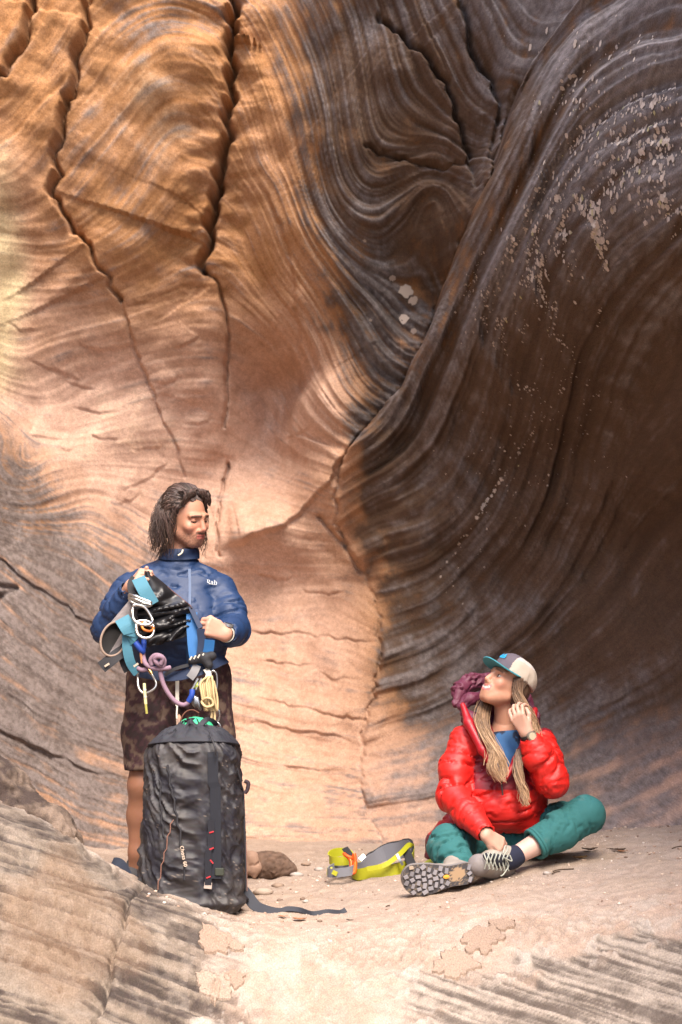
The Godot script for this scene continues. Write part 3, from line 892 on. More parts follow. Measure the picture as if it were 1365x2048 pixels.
# a field of tapered limbs and ellipsoids joined smoothly, meshed as surface nets
class Flesh:
	var kind := PackedInt32Array(); var pa := PackedVector3Array(); var pb := PackedVector3Array()
	var ra := PackedFloat32Array(); var rb := PackedFloat32Array(); var kk := PackedFloat32Array(); var cutter := PackedInt32Array()
	var inv: Array[Basis] = []
	var planes: Array = []
	func cap(a: Vector3, b: Vector3, r0: float, r1: float, k := 0.03, cut := 0) -> void:
		kind.append(0); pa.append(a); pb.append(b); ra.append(r0); rb.append(r1); kk.append(k); inv.append(Basis()); cutter.append(cut)
	func ell(at: Vector3, turn: Basis, radii: Vector3, k := 0.02, cut := 0) -> void:
		kind.append(1); pa.append(at); pb.append(radii); ra.append(maxf(radii.x, maxf(radii.y, radii.z))); rb.append(0); kk.append(k); inv.append(turn.transposed()); cutter.append(cut)
	func chain(p: Array, r: Array, k := 0.03) -> void:
		for s in p.size() - 1: cap(p[s], p[s + 1], r[s], r[s + 1], k)
	func clip(point: Vector3, outward: Vector3) -> void:
		planes.append([point, outward.normalized()])
	func one(s: int, p: Vector3) -> float:
		if kind[s] == 0:
			var ab := pb[s] - pa[s]
			var t := clampf((p - pa[s]).dot(ab) / maxf(ab.length_squared(), 1e-9), 0.0, 1.0)
			return p.distance_to(pa[s] + ab * t) - lerpf(ra[s], rb[s], t)
		var q := inv[s] * (p - pa[s])
		var r := pb[s]
		var k0 := (q / r).length()
		var k1 := (q / (r * r)).length()
		return -minf(r.x, minf(r.y, r.z)) if k1 < 1e-6 else k0 * (k0 - 1.0) / k1
	func nearest(p: Vector3) -> int:
		var best := 0
		var bd := 1e9
		for s in kind.size():
			var d := one(s, p)
			if cutter[s] == 0 and d < bd: bd = d; best = s
		return best
	func build(cell: float) -> Shape:
		var lo := Vector3.INF
		var hi := -Vector3.INF
		for s in kind.size():
			if cutter[s]: continue
			var e := Vector3.ONE * (maxf(ra[s], rb[s]) + 2.0 * cell)
			lo = lo.min(pa[s] - e); hi = hi.max(pa[s] + e)
			if kind[s] == 0: lo = lo.min(pb[s] - e); hi = hi.max(pb[s] + e)
		var nx := int((hi.x - lo.x) / cell) + 2
		var ny := int((hi.y - lo.y) / cell) + 2
		var nz := int((hi.z - lo.z) / cell) + 2
		var f := PackedFloat32Array(); f.resize(nx * ny * nz); f.fill(9.0)
		for s in kind.size():
			var k := kk[s]
			var m := Vector3.ONE * (maxf(ra[s], rb[s]) + k + 2.0 * cell)
			var a := (pa[s] if kind[s] == 1 else pa[s].min(pb[s])) - m
			var b := (pa[s] if kind[s] == 1 else pa[s].max(pb[s])) + m
			var i0 := maxi(int((a.x - lo.x) / cell), 0); var i1 := mini(int((b.x - lo.x) / cell) + 1, nx - 1)
			var j0 := maxi(int((a.y - lo.y) / cell), 0); var j1 := mini(int((b.y - lo.y) / cell) + 1, ny - 1)
			var l0 := maxi(int((a.z - lo.z) / cell), 0); var l1 := mini(int((b.z - lo.z) / cell) + 1, nz - 1)
			var cut := cutter[s] == 1
			for l in range(l0, l1 + 1):
				for j in range(j0, j1 + 1):
					var row := (l * ny + j) * nx
					for q in range(i0, i1 + 1):
						var d := one(s, lo + Vector3(q, j, l) * cell)
						var o := f[row + q]
						if cut:
							d = -d
							var h := maxf(k - absf(o - d), 0.0) / k
							f[row + q] = maxf(o, d) + h * h * k * 0.25
						elif d < o + k:
							var h := maxf(k - absf(o - d), 0.0) / k
							f[row + q] = minf(o, d) - h * h * k * 0.25
		for pl in planes:
			var p0: Vector3 = pl[0]
			var nn: Vector3 = pl[1]
			for l in nz:
				for j in ny:
					var row := (l * ny + j) * nx
					for q in nx:
						if f[row + q] < 2.0 * cell:
							f[row + q] = maxf(f[row + q], (lo + Vector3(q, j, l) * cell - p0).dot(nn))
		var out := Shape.new()
		var at := {}
		var far := 1.9 * cell
		var corner := [0, 1, nx, nx + 1, nx * ny, nx * ny + 1, nx * ny + nx, nx * ny + nx + 1]
		var edges := [[0, 1], [2, 3], [4, 5], [6, 7], [0, 2], [1, 3], [4, 6], [5, 7], [0, 4], [1, 5], [2, 6], [3, 7]]
		for l in nz - 1:
			for j in ny - 1:
				var row := (l * ny + j) * nx
				for q in nx - 1:
					var base := row + q
					var v0 := f[base]
					if v0 > far or v0 < -far: continue
					var g := [v0, f[base + 1], f[base + nx], f[base + nx + 1], f[base + corner[4]], f[base + corner[5]], f[base + corner[6]], f[base + corner[7]]]
					var inside := 0
					for s in 8:
						if g[s] < 0.0: inside += 1
					if inside == 0 or inside == 8: continue
					var sum := Vector3.ZERO
					var cnt := 0
					for e in edges:
						var x: float = g[e[0]]
						var y: float = g[e[1]]
						if (x < 0.0) != (y < 0.0):
							var t := x / (x - y)
							var p0 := Vector3(e[0] & 1, (e[0] >> 1) & 1, e[0] >> 2)
							var p1 := Vector3(e[1] & 1, (e[1] >> 1) & 1, e[1] >> 2)
							sum += p0.lerp(p1, t)
							cnt += 1
					at[base] = out.v.size()
					out.v.append(lo + (Vector3(q, j, l) + sum / cnt) * cell)
					out.n.append(Vector3(g[1] + g[3] + g[5] + g[7] - g[0] - g[2] - g[4] - g[6], g[2] + g[3] + g[6] + g[7] - g[0] - g[1] - g[4] - g[5], g[4] + g[5] + g[6] + g[7] - g[0] - g[1] - g[2] - g[3]).normalized())
					out.c.append(Color.WHITE)
		var stride := [1, nx, nx * ny]
		for base in at:
			var inside: bool = f[base] < 0.0
			for ax in 3:
				if (f[base + stride[ax]] < 0.0) == inside: continue
				var u: int = stride[(ax + 1) % 3]
				var w: int = stride[(ax + 2) % 3]
				if not (at.has(base - u) and at.has(base - w) and at.has(base - u - w)): continue
				var a: int = at[base]
				var b: int = at[base - u]
				var d: int = at[base - u - w]
				var e: int = at[base - w]
				if inside:
					out.tri(a, d, b); out.tri(a, e, d)
				else:
					out.tri(a, b, d); out.tri(a, d, e)
		return out

# a flat ribbon whose face is turned to the given direction
func ribbon(sh: Shape, p: PackedVector3Array, w: Variant, thick := 0.003, face := Vector3.BACK) -> void:
	var sides := PackedVector3Array()
	for k in p.size():
		sides.append((p[mini(k + 1, p.size() - 1)] - p[maxi(k - 1, 0)]).cross(face).normalized())
	sh.strap(p, sides, w, thick)

func curve_through(p: Array, n: int, closed := false) -> PackedVector3Array:
	var out := PackedVector3Array()
	var m := p.size()
	var spans := m if closed else m - 1
	for k in n:
		var f := spans * float(k) / (n if closed else n - 1)
		var s := mini(int(f), spans - 1)
		var t := f - s
		var a: Vector3 = p[(s - 1 + m) % m] if closed else p[maxi(s - 1, 0)]
		var b: Vector3 = p[s % m]
		var c: Vector3 = p[(s + 1) % m]
		var d: Vector3 = p[(s + 2) % m] if closed else p[mini(s + 2, m - 1)]
		out.append(b.cubic_interpolate(c, a, d, t))
	return out

func photo_curve(p: Array, n: int, closed := false) -> PackedVector3Array:
	var q: Array = []
	for s in p: q.append(at(s[0], s[1], s[2]))
	return curve_through(q, n, closed)

# creases in cloth: rings across a limb, deeper near its ends
func crease(sh: Shape, f: Flesh, amount: float, along: float, around: float, seed_ := 0.0, sharp := 1.0) -> void:
	for k in sh.v.size():
		var p := sh.v[k]
		var s := f.nearest(p)
		var ax := Vector3.UP
		if f.kind[s] == 0 and f.pa[s].distance_to(f.pb[s]) > 0.02:
			ax = (f.pb[s] - f.pa[s]).normalized()
		var t := p.dot(ax)
		var side := p - ax * t
		var warp := 0.03 * n_mid.get_noise_3dv(p * 0.9 + Vector3(seed_, 0, 0))
		var q := side * around + ax * ((t + warp) * along)
		var a := n_ridge.get_noise_3d(q.x + seed_, q.y, q.z)
		var b := n_mid.get_noise_3dv(p * 0.9 + Vector3(seed_, 3, 0))
		var fold := exp(-pow(a / 0.085, 2.0)) * clampf(0.4 + 1.8 * b, 0.0, 1.0)
		var a2 := n_ridge.get_noise_3d(q.x * 2.1 + seed_ + 30.0, q.y * 2.1, q.z * 2.1)
		var fold2 := exp(-pow(a2 / 0.10, 2.0)) * clampf(0.3 - 1.5 * b, 0.0, 1.0)
		sh.v[k] = p + sh.n[k] * amount * (0.5 * b - sharp * (1.25 * fold + 0.45 * fold2) + 0.8 * sharp * maxf(a, 0.0) + 0.18 * a2)
	sh.smooth()

func cloth(c: Color, rough := 0.6, weave := 220.0) -> StandardMaterial3D:
	var m := plain(c, rough)
	m.uv1_triplanar = true
	m.uv1_scale = Vector3.ONE * weave / 10.0
	m.normal_enabled = true
	m.normal_texture = weave_normal()
	m.normal_scale = 0.35
	m.vertex_color_use_as_albedo = true
	return m

var weave_tex: NoiseTexture2D
func weave_normal() -> NoiseTexture2D:
	if weave_tex == null:
		weave_tex = noise_tex(77, 0.12, 3, true, 4.0, 0, 256)
	return weave_tex
# ---------------------------------------------------------------- people
func skin_material() -> StandardMaterial3D:
	var m := plain(Color.WHITE, 0.55)
	m.vertex_color_use_as_albedo = true
	m.subsurf_scatter_enabled = true
	m.subsurf_scatter_strength = 0.05
	return m

# a head in its own axes: x to its left, y up, z out of the face; about 0.23 m from chin to crown
func head_shape(h: Transform3D, smile: float, wide := 1.0) -> Flesh:
	var f := Flesh.new()
	var B := h.basis.orthonormalized()
	f.ell(h * Vector3(0, 0.038, -0.018), B, Vector3(0.074 * wide, 0.088, 0.094), 0.02)
	f.ell(h * Vector3(0, -0.02, 0.022), B, Vector3(0.062 * wide, 0.075, 0.066), 0.03)
	f.ell(h * Vector3(0, -0.068, 0.034), B, Vector3(0.048 * wide, 0.036, 0.048), 0.03)
	f.cap(h * Vector3(-0.012, -0.092, 0.066), h * Vector3(0.012, -0.092, 0.066), 0.019, 0.019, 0.02)
	for s in [-1.0, 1.0]:
		f.cap(h * Vector3(0.052 * s * wide, -0.052, 0.0), h * Vector3(0.022 * s, -0.088, 0.056), 0.018, 0.018, 0.025)
		f.ell(h * Vector3(0.041 * s * wide, -0.018 + 0.004 * smile, 0.063), B, Vector3(0.021, 0.019 + 0.003 * smile, 0.019), 0.02)
		f.cap(h * Vector3(0.012 * s, 0.036, 0.086), h * Vector3(0.046 * s * wide, 0.033, 0.068), 0.010, 0.009, 0.014)
		f.ell(h * Vector3(0.031 * s * wide, 0.012, 0.088), B, Vector3(0.016, 0.011, 0.014), 0.012, 1)
		f.ell(h * Vector3(0.031 * s * wide, 0.013, 0.069), B, Vector3(0.0135, 0.0125, 0.0125), 0.004)
		f.ell(h * Vector3(0.012 * s, -0.030, 0.093), B, Vector3(0.009, 0.007, 0.009), 0.006)
		f.ell(h * Vector3(0.077 * s * wide, -0.005, -0.012), B.rotated(B.y, 0.35 * s), Vector3(0.008, 0.030, 0.018), 0.006)
	f.cap(h * Vector3(0, 0.026, 0.084), h * Vector3(0, -0.021, 0.104), 0.009, 0.0125, 0.012)
	# mouth
	f.ell(h * Vector3(0, -0.056, 0.079), B, Vector3(0.030, 0.024, 0.016), 0.02)
	var w := 0.021 + 0.009 * smile
	if smile > 0.5:
		f.ell(h * Vector3(0, -0.057, 0.100), B, Vector3(0.026, 0.0085, 0.014), 0.004, 1)
		f.ell(h * Vector3(0, -0.055, 0.083), B, Vector3(0.026, 0.009, 0.010), 0.002)
	for s in [[-0.0505 + 0.003 * smile, 0.092, 0.0050], [-0.0625 - 0.005 * smile, 0.090, 0.0062]]:
		f.cap(h * Vector3(-w, s[0] - 0.004 + 0.010 * smile, s[1] - 0.010), h * Vector3(0, s[0], s[1]), s[2] * 0.6, s[2], 0.006)
		f.cap(h * Vector3(w, s[0] - 0.004 + 0.010 * smile, s[1] - 0.010), h * Vector3(0, s[0], s[1]), s[2] * 0.6, s[2], 0.006)
	return f

# fingers: each a chain of three bones from the knuckle, curled round an axis; all in the hand's axes
# hand axes: y from wrist to knuckles, z out of the back of the hand, x towards the thumb side
func hand_shape(f: Flesh, t: Transform3D, curl: Array, spread := 0.0, thumb: Array = [Vector3(0.032, 0.035, -0.012), Vector3(0.050, 0.062, -0.026), Vector3(0.046, 0.088, -0.032)], scale_ := 1.0) -> void:
	var lens := [[0.044, 0.026, 0.020], [0.048, 0.030, 0.022], [0.045, 0.028, 0.021], [0.036, 0.021, 0.018]]
	for k in 4:
		var x := (0.030 - 0.020 * k) * scale_
		var base := Vector3(x, (0.088 - 0.004 * absf(k - 1.2)) * scale_, 0.0)
		var wrist := Vector3(x * 0.55, 0.0, 0.0)
		f.cap(t * wrist, t * base, 0.0150 * scale_, 0.0108 * scale_, 0.016)
		var a := 0.0
		var p := base
		var yaw := spread * (1.3 - k)
		for b in 3:
			a += curl[k][b]
			var dir := Vector3(sin(yaw), cos(a), -sin(a)).normalized()
			var q: Vector3 = p + dir * lens[k][b] * scale_
			f.cap(t * p, t * q, (0.0098 - 0.0010 * b) * scale_, (0.0090 - 0.0010 * b) * scale_, 0.0035)
			p = q
	var last := Vector3(0.012, 0.012, -0.006) * scale_
	var rr := [0.016, 0.0125, 0.0105, 0.0085]
	for b in 3:
		f.cap(t * last, t * (thumb[b] * scale_), rr[b] * scale_, rr[b + 1] * scale_, 0.006 if b else 0.014)
		last = thumb[b] * scale_

# axes for a hand: wrist at o, knuckles towards the second point, back of the hand facing the third direction
func hand_frame(o: Vector3, knuckles: Vector3, back: Vector3, mirror := 1.0) -> Transform3D:
	var y := (knuckles - o).normalized()
	var z := (back - y * back.dot(y)).normalized()
	return Transform3D(Basis(y.cross(z) * mirror, y, z), o)

func facing(dir: Vector3, up: Vector3, o: Vector3) -> Transform3D:
	var z := dir.normalized()
	var x := up.cross(z).normalized()
	return Transform3D(Basis(x, z.cross(x), z), o)

func paint(sh: Shape, f: Callable) -> void:
	for k in sh.v.size():
		sh.c[k] = f.call(sh.v[k], sh.n[k])

func build_man() -> void:
	var root := thing("person", "standing person in a blue jacket and mottled brown shorts holding up a black harness", "person", at(352, 1796, 7.0))
	var o := root.position
	var J := func(px: float, py: float, d: float) -> Vector3: return at(px, py, d) - o
	var head := facing(Vector3(0.80, -0.26, 0.62), Vector3(-0.10, 1, 0.05), J.call(374, 1040, 6.99)).scaled_local(Vector3(1.07, 0.95, 1.0))
	var skin := Color(0.42, 0.205, 0.13)
	var neck: Vector3 = J.call(360, 1112, 7.03)
	var sr: Vector3 = J.call(260, 1182, 7.04)
	var sl: Vector3 = J.call(440, 1182, 7.06)
	var er: Vector3 = J.call(214, 1260, 6.95)
	var el: Vector3 = J.call(469, 1260, 6.93)
	var wr: Vector3 = J.call(262, 1172, 6.80)
	var wl: Vector3 = J.call(452, 1268, 6.74)
	var hip_r: Vector3 = J.call(312, 1365, 7.03)
	var hip_l: Vector3 = J.call(408, 1365, 7.03)
	var knee_r: Vector3 = J.call(283, 1570, 6.99)
	var knee_l: Vector3 = J.call(432, 1572, 7.0)
	var ank_r: Vector3 = J.call(272, 1762, 7.05)
	var ank_l: Vector3 = J.call(440, 1765, 7.05)

	# body: trunk and limbs, then head and hands on finer grids
	var b := Flesh.new()
	b.chain([J.call(355, 1340, 7.04), J.call(355, 1230, 7.05), J.call(355, 1165, 7.05)], [0.10, 0.10, 0.10], 0.05)
	b.cap(sr, sl, 0.05, 0.05, 0.04)
	b.cap(J.call(355, 1160, 7.05), neck + Vector3(0, 0.05, 0), 0.06, 0.052, 0.04)
	b.chain([sr, er, wr], [0.046, 0.038, 0.026], 0.02)
	b.chain([sl, el, wl], [0.046, 0.038, 0.026], 0.02)
	for leg in [[hip_r, knee_r, ank_r, -0.10], [hip_l, knee_l, ank_l, 0.12]]:
		var kn: Vector3 = leg[1]
		var an: Vector3 = leg[2]
		b.chain([leg[0], kn], [0.085, 0.056], 0.04)
		b.chain([kn, kn.lerp(an, 0.32) + Vector3(0, 0, -0.018), kn.lerp(an, 0.7), an], [0.052, 0.054, 0.036, 0.034], 0.03)
		b.chain([an, an + Vector3(0, -0.045, 0.02), an + Vector3(leg[3] * 0.5, -0.05, 0.15)], [0.034, 0.034, 0.028], 0.02)
	var body := b.build(0.011)
	var tan_skin := Color(0.25, 0.115, 0.068)
	paint(body, func(p: Vector3, _n: Vector3) -> Color:
		return (tan_skin if p.y < 0.75 else skin) * (1.0 + 0.12 * n_mid.get_noise_3dv(p)))
	var hf := head_shape(head, 0.0, 1.03)
	hf.cap(neck + Vector3(0, -0.02, 0), head * Vector3(0, -0.05, -0.015), 0.056, 0.050, 0.02)
	var hs := hf.build(0.0032)
	var inv := head.affine_inverse()
	paint(hs, func(p: Vector3, _n: Vector3) -> Color:
		var q := inv * p
		var c := skin
		var ax := absf(q.x)
		c = c.lerp(Color(0.56, 0.23, 0.16), 0.6 * exp(-Vector3(ax - 0.038, q.y + 0.02, q.z - 0.07).length_squared() / 0.0007))
		c = c.lerp(Color(0.55, 0.20, 0.15), 0.6 * exp(-Vector3(ax, q.y + 0.022, q.z - 0.115).length_squared() / 0.0003))
		# stubble and moustache
		var st := smoothstep(-0.034, -0.050, q.y) * smoothstep(-0.02, 0.03, q.z)
		st = maxf(st, smoothstep(-0.02, -0.06, q.y) * smoothstep(0.035, 0.055, ax) * smoothstep(-0.02, 0.0, q.z))
		c = c.lerp(Color(0.12, 0.065, 0.045), 0.62 * st * (0.7 + 1.1 * n_fine.get_noise_3dv(q * 5.0)))
		if q.z > 0.07 and ax < 0.026 and q.y < -0.037 and q.y > -0.047: c = c.lerp(Color(0.09, 0.05, 0.035), 0.75)
		# lips
		if q.z > 0.074 and ax < 0.022 and q.y < -0.047 and q.y > -0.069: c = Color(0.45, 0.14, 0.11) if absf(q.y + 0.0565) > 0.0016 else Color(0.12, 0.03, 0.03)
		# brows, lashes of lowered lids
		if q.z > 0.05 and ax > 0.010 and ax < 0.050 and absf(q.y - 0.034 + (ax - 0.03) * 0.12) < 0.0055: c = c.lerp(Color(0.06, 0.035, 0.025), 0.85)
		if q.z > 0.06 and absf(ax - 0.031) < 0.014 and absf(q.y - 0.007 - 4.0 * pow(ax - 0.031, 2.0)) < 0.0032: c = Color(0.04, 0.025, 0.02)
		return c * (1.0 + 0.10 * n_fine.get_noise_3dv(q * 2.0)))
	body.add(hs)
	# his right hand grips the top of the harness, his left pulls its strap
	var fist := [[1.25, 1.45, 0.9], [1.3, 1.5, 0.9], [1.35, 1.5, 0.9], [1.4, 1.5, 0.9]]
	var g := Flesh.new()
	g.cap(er.lerp(wr, 0.5), wr, 0.034, 0.026, 0.02)
	hand_shape(g, hand_frame(wr, J.call(287, 1138, 6.70), Vector3(-0.25, 0.75, 0.75), -1.0), [[1.0, 1.3, 0.9], [1.05, 1.35, 0.9], [1.1, 1.4, 0.9], [1.15, 1.4, 0.9]], 0.0, [Vector3(0.030, 0.045, -0.010), Vector3(0.044, 0.078, -0.018), Vector3(0.040, 0.106, -0.014)])
	var hl := Flesh.new()
	hl.cap(el.lerp(wl, 0.5), wl, 0.034, 0.027, 0.02)
	hand_shape(hl, hand_frame(wl, J.call(414, 1252, 6.70), Vector3(-0.10, 0.25, 1.0), 1.0), fist, 0.0, [Vector3(0.034, 0.040, -0.010), Vector3(0.045, 0.075, -0.030), Vector3(0.024, 0.098, -0.044)])
	for fl in [g, hl]:
		var s: Shape = fl.build(0.0034)
		paint(s, func(p: Vector3, _n: Vector3) -> Color:
			return Color(0.48, 0.255, 0.18) * (1.0 + 0.12 * n_fine.get_noise_3dv(p)))
		body.add(s)
	put("body", body.mesh(), skin_material(), root)

	# jacket
	var jk := Flesh.new()
	for s in [-1.0, 1.0]:
		jk.chain([J.call(352 + 40 * s, 1180, 7.05), J.call(355 + 41 * s, 1260, 7.03), J.call(358 + 44 * s, 1325, 7.03)], [0.112, 0.118, 0.102], 0.09)
	jk.ell(J.call(354, 1255, 6.97), Basis(), Vector3(0.13, 0.16, 0.09), 0.08)
	jk.cap(J.call(354, 1162, 7.06), sr, 0.086, 0.068, 0.05)
	jk.cap(J.call(354, 1162, 7.06), sl, 0.086, 0.068, 0.05)
	jk.cap(J.call(352, 1150, 7.06), J.call(356, 1122, 7.04), 0.10, 0.074, 0.05)
	jk.chain([sr, sr.lerp(er, 0.5) + Vector3(-0.008, 0, 0), er, er.lerp(wr, 0.45), wr + (wr - er).normalized() * -0.025], [0.070, 0.066, 0.062, 0.054, 0.040], 0.03)
	jk.chain([sl, sl.lerp(el, 0.5) + Vector3(0.012, 0, 0), el, el.lerp(wl, 0.45), wl + (wl - el).normalized() * -0.03], [0.070, 0.068, 0.064, 0.057, 0.044], 0.03)
	jk.cap(wr + (er - wr).normalized() * 0.035, wr + (wr - er).normalized() * 0.06, 0.034, 0.036, 0.004, 1)
	jk.cap(wl + (el - wl).normalized() * 0.035, wl + (wl - el).normalized() * 0.06, 0.036, 0.038, 0.004, 1)
	jk.clip(J.call(355, 1345, 7.0), Vector3(0.02, -1, 0))
	var js := jk.build(0.0075)
	crease(js, jk, 0.009, 2.8, 0.9, 3.0)
	paint(js, func(p: Vector3, _n: Vector3) -> Color: return Color.WHITE * (1.0 + 0.06 * n_mid.get_noise_3dv(p * 2.0)))
	var blue := cloth(lin(0.0070, 0.028, 0.090), 0.58)
	var jacket := put("jacket", js.mesh(), blue, root)
	# stand-up collar, its lining darker
	var cl := Shape.new()
	var ring := PackedVector3Array()
	var nseg := 40
	for row in 7:
		for k in nseg:
			var a := TAU * k / (nseg - 1) + PI * 0.5
			var r := 0.079 + 0.002 * sin(row * 0.9 + a * 3.0) - 0.0015 * row
			var c: Vector3 = J.call(358, 1117 - row * 3.6, 7.03)
			ring.append(c + Vector3(cos(a) * r * 1.05, 0.012 * -sin(a), sin(a) * r * 0.95) + Vector3(0.005, 0, 0.012) * row / 6.0)
	cl.sheet(ring, nseg, 7, 0.007)
	put("collar", cl.mesh(), cloth(lin(0.007, 0.020, 0.060), 0.55), jacket)
	var zp := Shape.new()
	var zl := PackedVector3Array()
	for k in 40:
		var y := lerpf(1122, 1338, k / 39.0)
		zl.append(surface_point(jk, J.call(358 + 4 * sin(k * 0.1), y, 6.5), Vector3(0, 0, -1)) + Vector3(0, 0, 0.004))
	zp.strap(zl, Vector3.RIGHT, 0.012, 0.004)
	put("zip", zp.mesh(), plain(lin(0.012, 0.05, 0.14), 0.5), jacket)
	var pull := Shape.new()
	pull.tube(curve_through([J.call(366, 1100, 6.93), J.call(364, 1106, 6.92), J.call(357, 1111, 6.915)], 6), 0.0042, 6)
	put("zip_pull", pull.mesh(), plain(lin(0.5, 0.46, 0.36), 0.5), jacket)
	# chest print: two small strokes and three letters
	var tm := TextMesh.new()
	var font := SystemFont.new()
	font.font_names = PackedStringArray(["Droid Serif"])
	tm.font = font
	tm.text = "Rab"
	tm.font_size = 32
	tm.pixel_size = 0.00078
	tm.depth = 0.0015
	var tp := surface_point(jk, J.call(406, 1151, 6.5), Vector3(0, 0, -1)) + Vector3(0, 0, 0.008)
	var print_ := put("chest_print", tm, plain(lin(0.75, 0.78, 0.8), 0.6), jacket)
	print_.transform = Transform3D(Basis(Vector3.UP, 0.18) * Basis(Vector3.BACK, -0.10), tp)
	var marks := Shape.new()
	for k in 3:
		var mp := tp + Vector3(-0.030 + 0.007 * k, 0.004 - 0.001 * k, -0.001)
		marks.tube(PackedVector3Array([mp + Vector3(-0.0015, 0.006, 0), mp, mp + Vector3(0.003, -0.004, 0)]), 0.0022, 5)
	put("chest_emblem", marks.mesh(), plain(lin(0.75, 0.78, 0.8), 0.6), jacket)

	# shorts
	var st := Flesh.new()
	st.cap(J.call(318, 1345, 7.04), J.call(408, 1345, 7.04), 0.105, 0.105, 0.05)
	st.chain([hip_r + Vector3(-0.012, 0, 0), hip_r.lerp(knee_r, 0.5) + Vector3(0.0, 0, 0.005), knee_r + Vector3(0.022, 0.0, 0)], [0.118, 0.105, 0.092], 0.05)
	st.chain([hip_l + Vector3(0.0, 0, 0), hip_l.lerp(knee_l, 0.5) + Vector3(0.0, 0, 0.005), knee_l + Vector3(-0.015, 0.0, 0)], [0.116, 0.102, 0.090], 0.05)
	st.cap(hip_r.lerp(knee_r, 0.7), knee_r + (knee_r - hip_r) * 0.2, 0.072, 0.078, 0.004, 1)
	st.clip(J.call(300, 1541, 7.0), Vector3(0.0, -1, 0.05))
	var ss := st.build(0.0075)
	crease(ss, st, 0.007, 2.2, 2.0, 9.0)
	paint(ss, func(p: Vector3, _n: Vector3) -> Color:
		var a := n_mid.get_noise_3dv(p * 3.0 + Vector3(7, 0, 0)) + 0.35 * n_fine.get_noise_3dv(p * 1.2)
		var c := Color(0.046, 0.019, 0.020)
		if a > 0.20: c = Color(0.115, 0.078, 0.058)
		elif a > 0.08: c = Color(0.072, 0.040, 0.034)
		elif a < -0.22: c = Color(0.026, 0.012, 0.014)
		return c)
	put("shorts", ss.mesh(), cloth(Color.WHITE, 0.85), root)
	# shoes, mostly behind the rim of the rock
	for leg in [[ank_r, -0.05], [ank_l, 0.06]]:
		var sf := Flesh.new()
		var an: Vector3 = leg[0]
		var fl := Vector3(an.x, ground_y(an.x + o.x, an.z + o.z) - o.y, an.z)
		sf.chain([fl + Vector3(0, 0.045, -0.05), fl + Vector3(leg[1] * 0.4, 0.045, 0.06), fl + Vector3(leg[1], 0.038, 0.17)], [0.045, 0.046, 0.038], 0.03)
		sf.cap(fl + Vector3(0, 0.05, -0.02), fl + Vector3(0, 0.10, -0.015), 0.046, 0.044, 0.02)
		sf.clip(fl + Vector3(0, 0.002, 0), Vector3.DOWN)
		put("shoe", sf.build(0.008).mesh(), plain(lin(0.05, 0.05, 0.055), 0.8), root)
	build_watch(root, wl + (el - wl).normalized() * 0.010, (wl - el).normalized(), Vector3(0.05, 0.5, 1.0), 0.031, lin(0.52, 0.52, 0.46), lin(0.02, 0.022, 0.03), lin(0.30, 0.31, 0.32))

	# hair
	var hair := Flesh.new()
	hair.ell(head * Vector3(0, 0.050, -0.032), head.basis.orthonormalized(), Vector3(0.084, 0.090, 0.094), 0.02)
	hair.ell(head * Vector3(0, -0.02, -0.062), head.basis.orthonormalized(), Vector3(0.074, 0.085, 0.050), 0.03)
	hair.clip(head * Vector3(0, 0.05, 0.052), head.basis * Vector3(0, -0.62, 1.0))
	var hsh := hair.build(0.006)
	crease(hsh, hair, 0.005, 1.0, 6.0, 2.0)
	var tone := func(p: Vector3) -> Color: return Color(0.030, 0.018, 0.014).lerp(Color(0.10, 0.062, 0.050), clampf(0.4 + 1.4 * n_fine.get_noise_3dv(p * 1.5), 0, 1))
	paint(hsh, func(p: Vector3, _n: Vector3) -> Color: return tone.call(p))
	rng.seed = 21
	for k in 2300:
		# a lock leaves the hairline, runs back over the skull and falls in a loose wave to the collar
		var phi0 := rng.randf_range(-1.7, 1.7)
		var th0 := rng.randf_range(0.62, 1.5) if absf(phi0) < 0.8 else rng.randf_range(0.80, 1.7)
		var drop := rng.randf_range(0.07, 0.21) * lerpf(0.75, 1.0, absf(sin(phi0)))
		var p := PackedVector3Array()
		var r := PackedFloat32Array()
		var ph := 5.0 * n_low.get_noise_2d(phi0 * 2.4, 3.0) * TAU + rng.randf() * 0.9
		var lift := rng.randf_range(0.0, 0.026)
		var side_fall := smoothstep(0.4, 1.2, absf(phi0))
		var th1 := maxf(lerpf(2.3, rng.randf_range(1.1, 2.1), side_fall), th0 + 0.1)
		for s in 13:
			var t := s / 12.0
			var th := lerpf(th0, th1, minf(t * 1.9, 1.0))
			var phi := phi0 * lerpf(0.72, 1.12, minf(t * 1.6, 1.0))
			var fat := 1.0 + 0.9 * lift / 0.09 * sin(minf(t * 1.9, 1.0) * PI)
			var q := Vector3(0.087 * sin(phi) * sin(th) * fat, 0.046 + 0.094 * cos(phi) * sin(th) * fat, -0.032 + 0.103 * cos(th))
			var u := maxf(t - 0.42, 0.0) / 0.58
			q += Vector3(signf(phi0) * 0.022 * side_fall, -drop * (0.35 + 0.65 * u), -0.006) * u
			q += Vector3(sin(ph + t * 9.0), 0.4 * cos(ph * 2.0 + t * 7.0), cos(ph + t * 8.0)) * 0.018 * smoothstep(0.1, 0.9, t)
			p.append(head * q)
			r.append(lerpf(0.0019, 0.0008, t * t))
		hsh.ink = tone.call(p[5]) * rng.randf_range(0.7, 1.3)
		hsh.tube(p, r, 5)
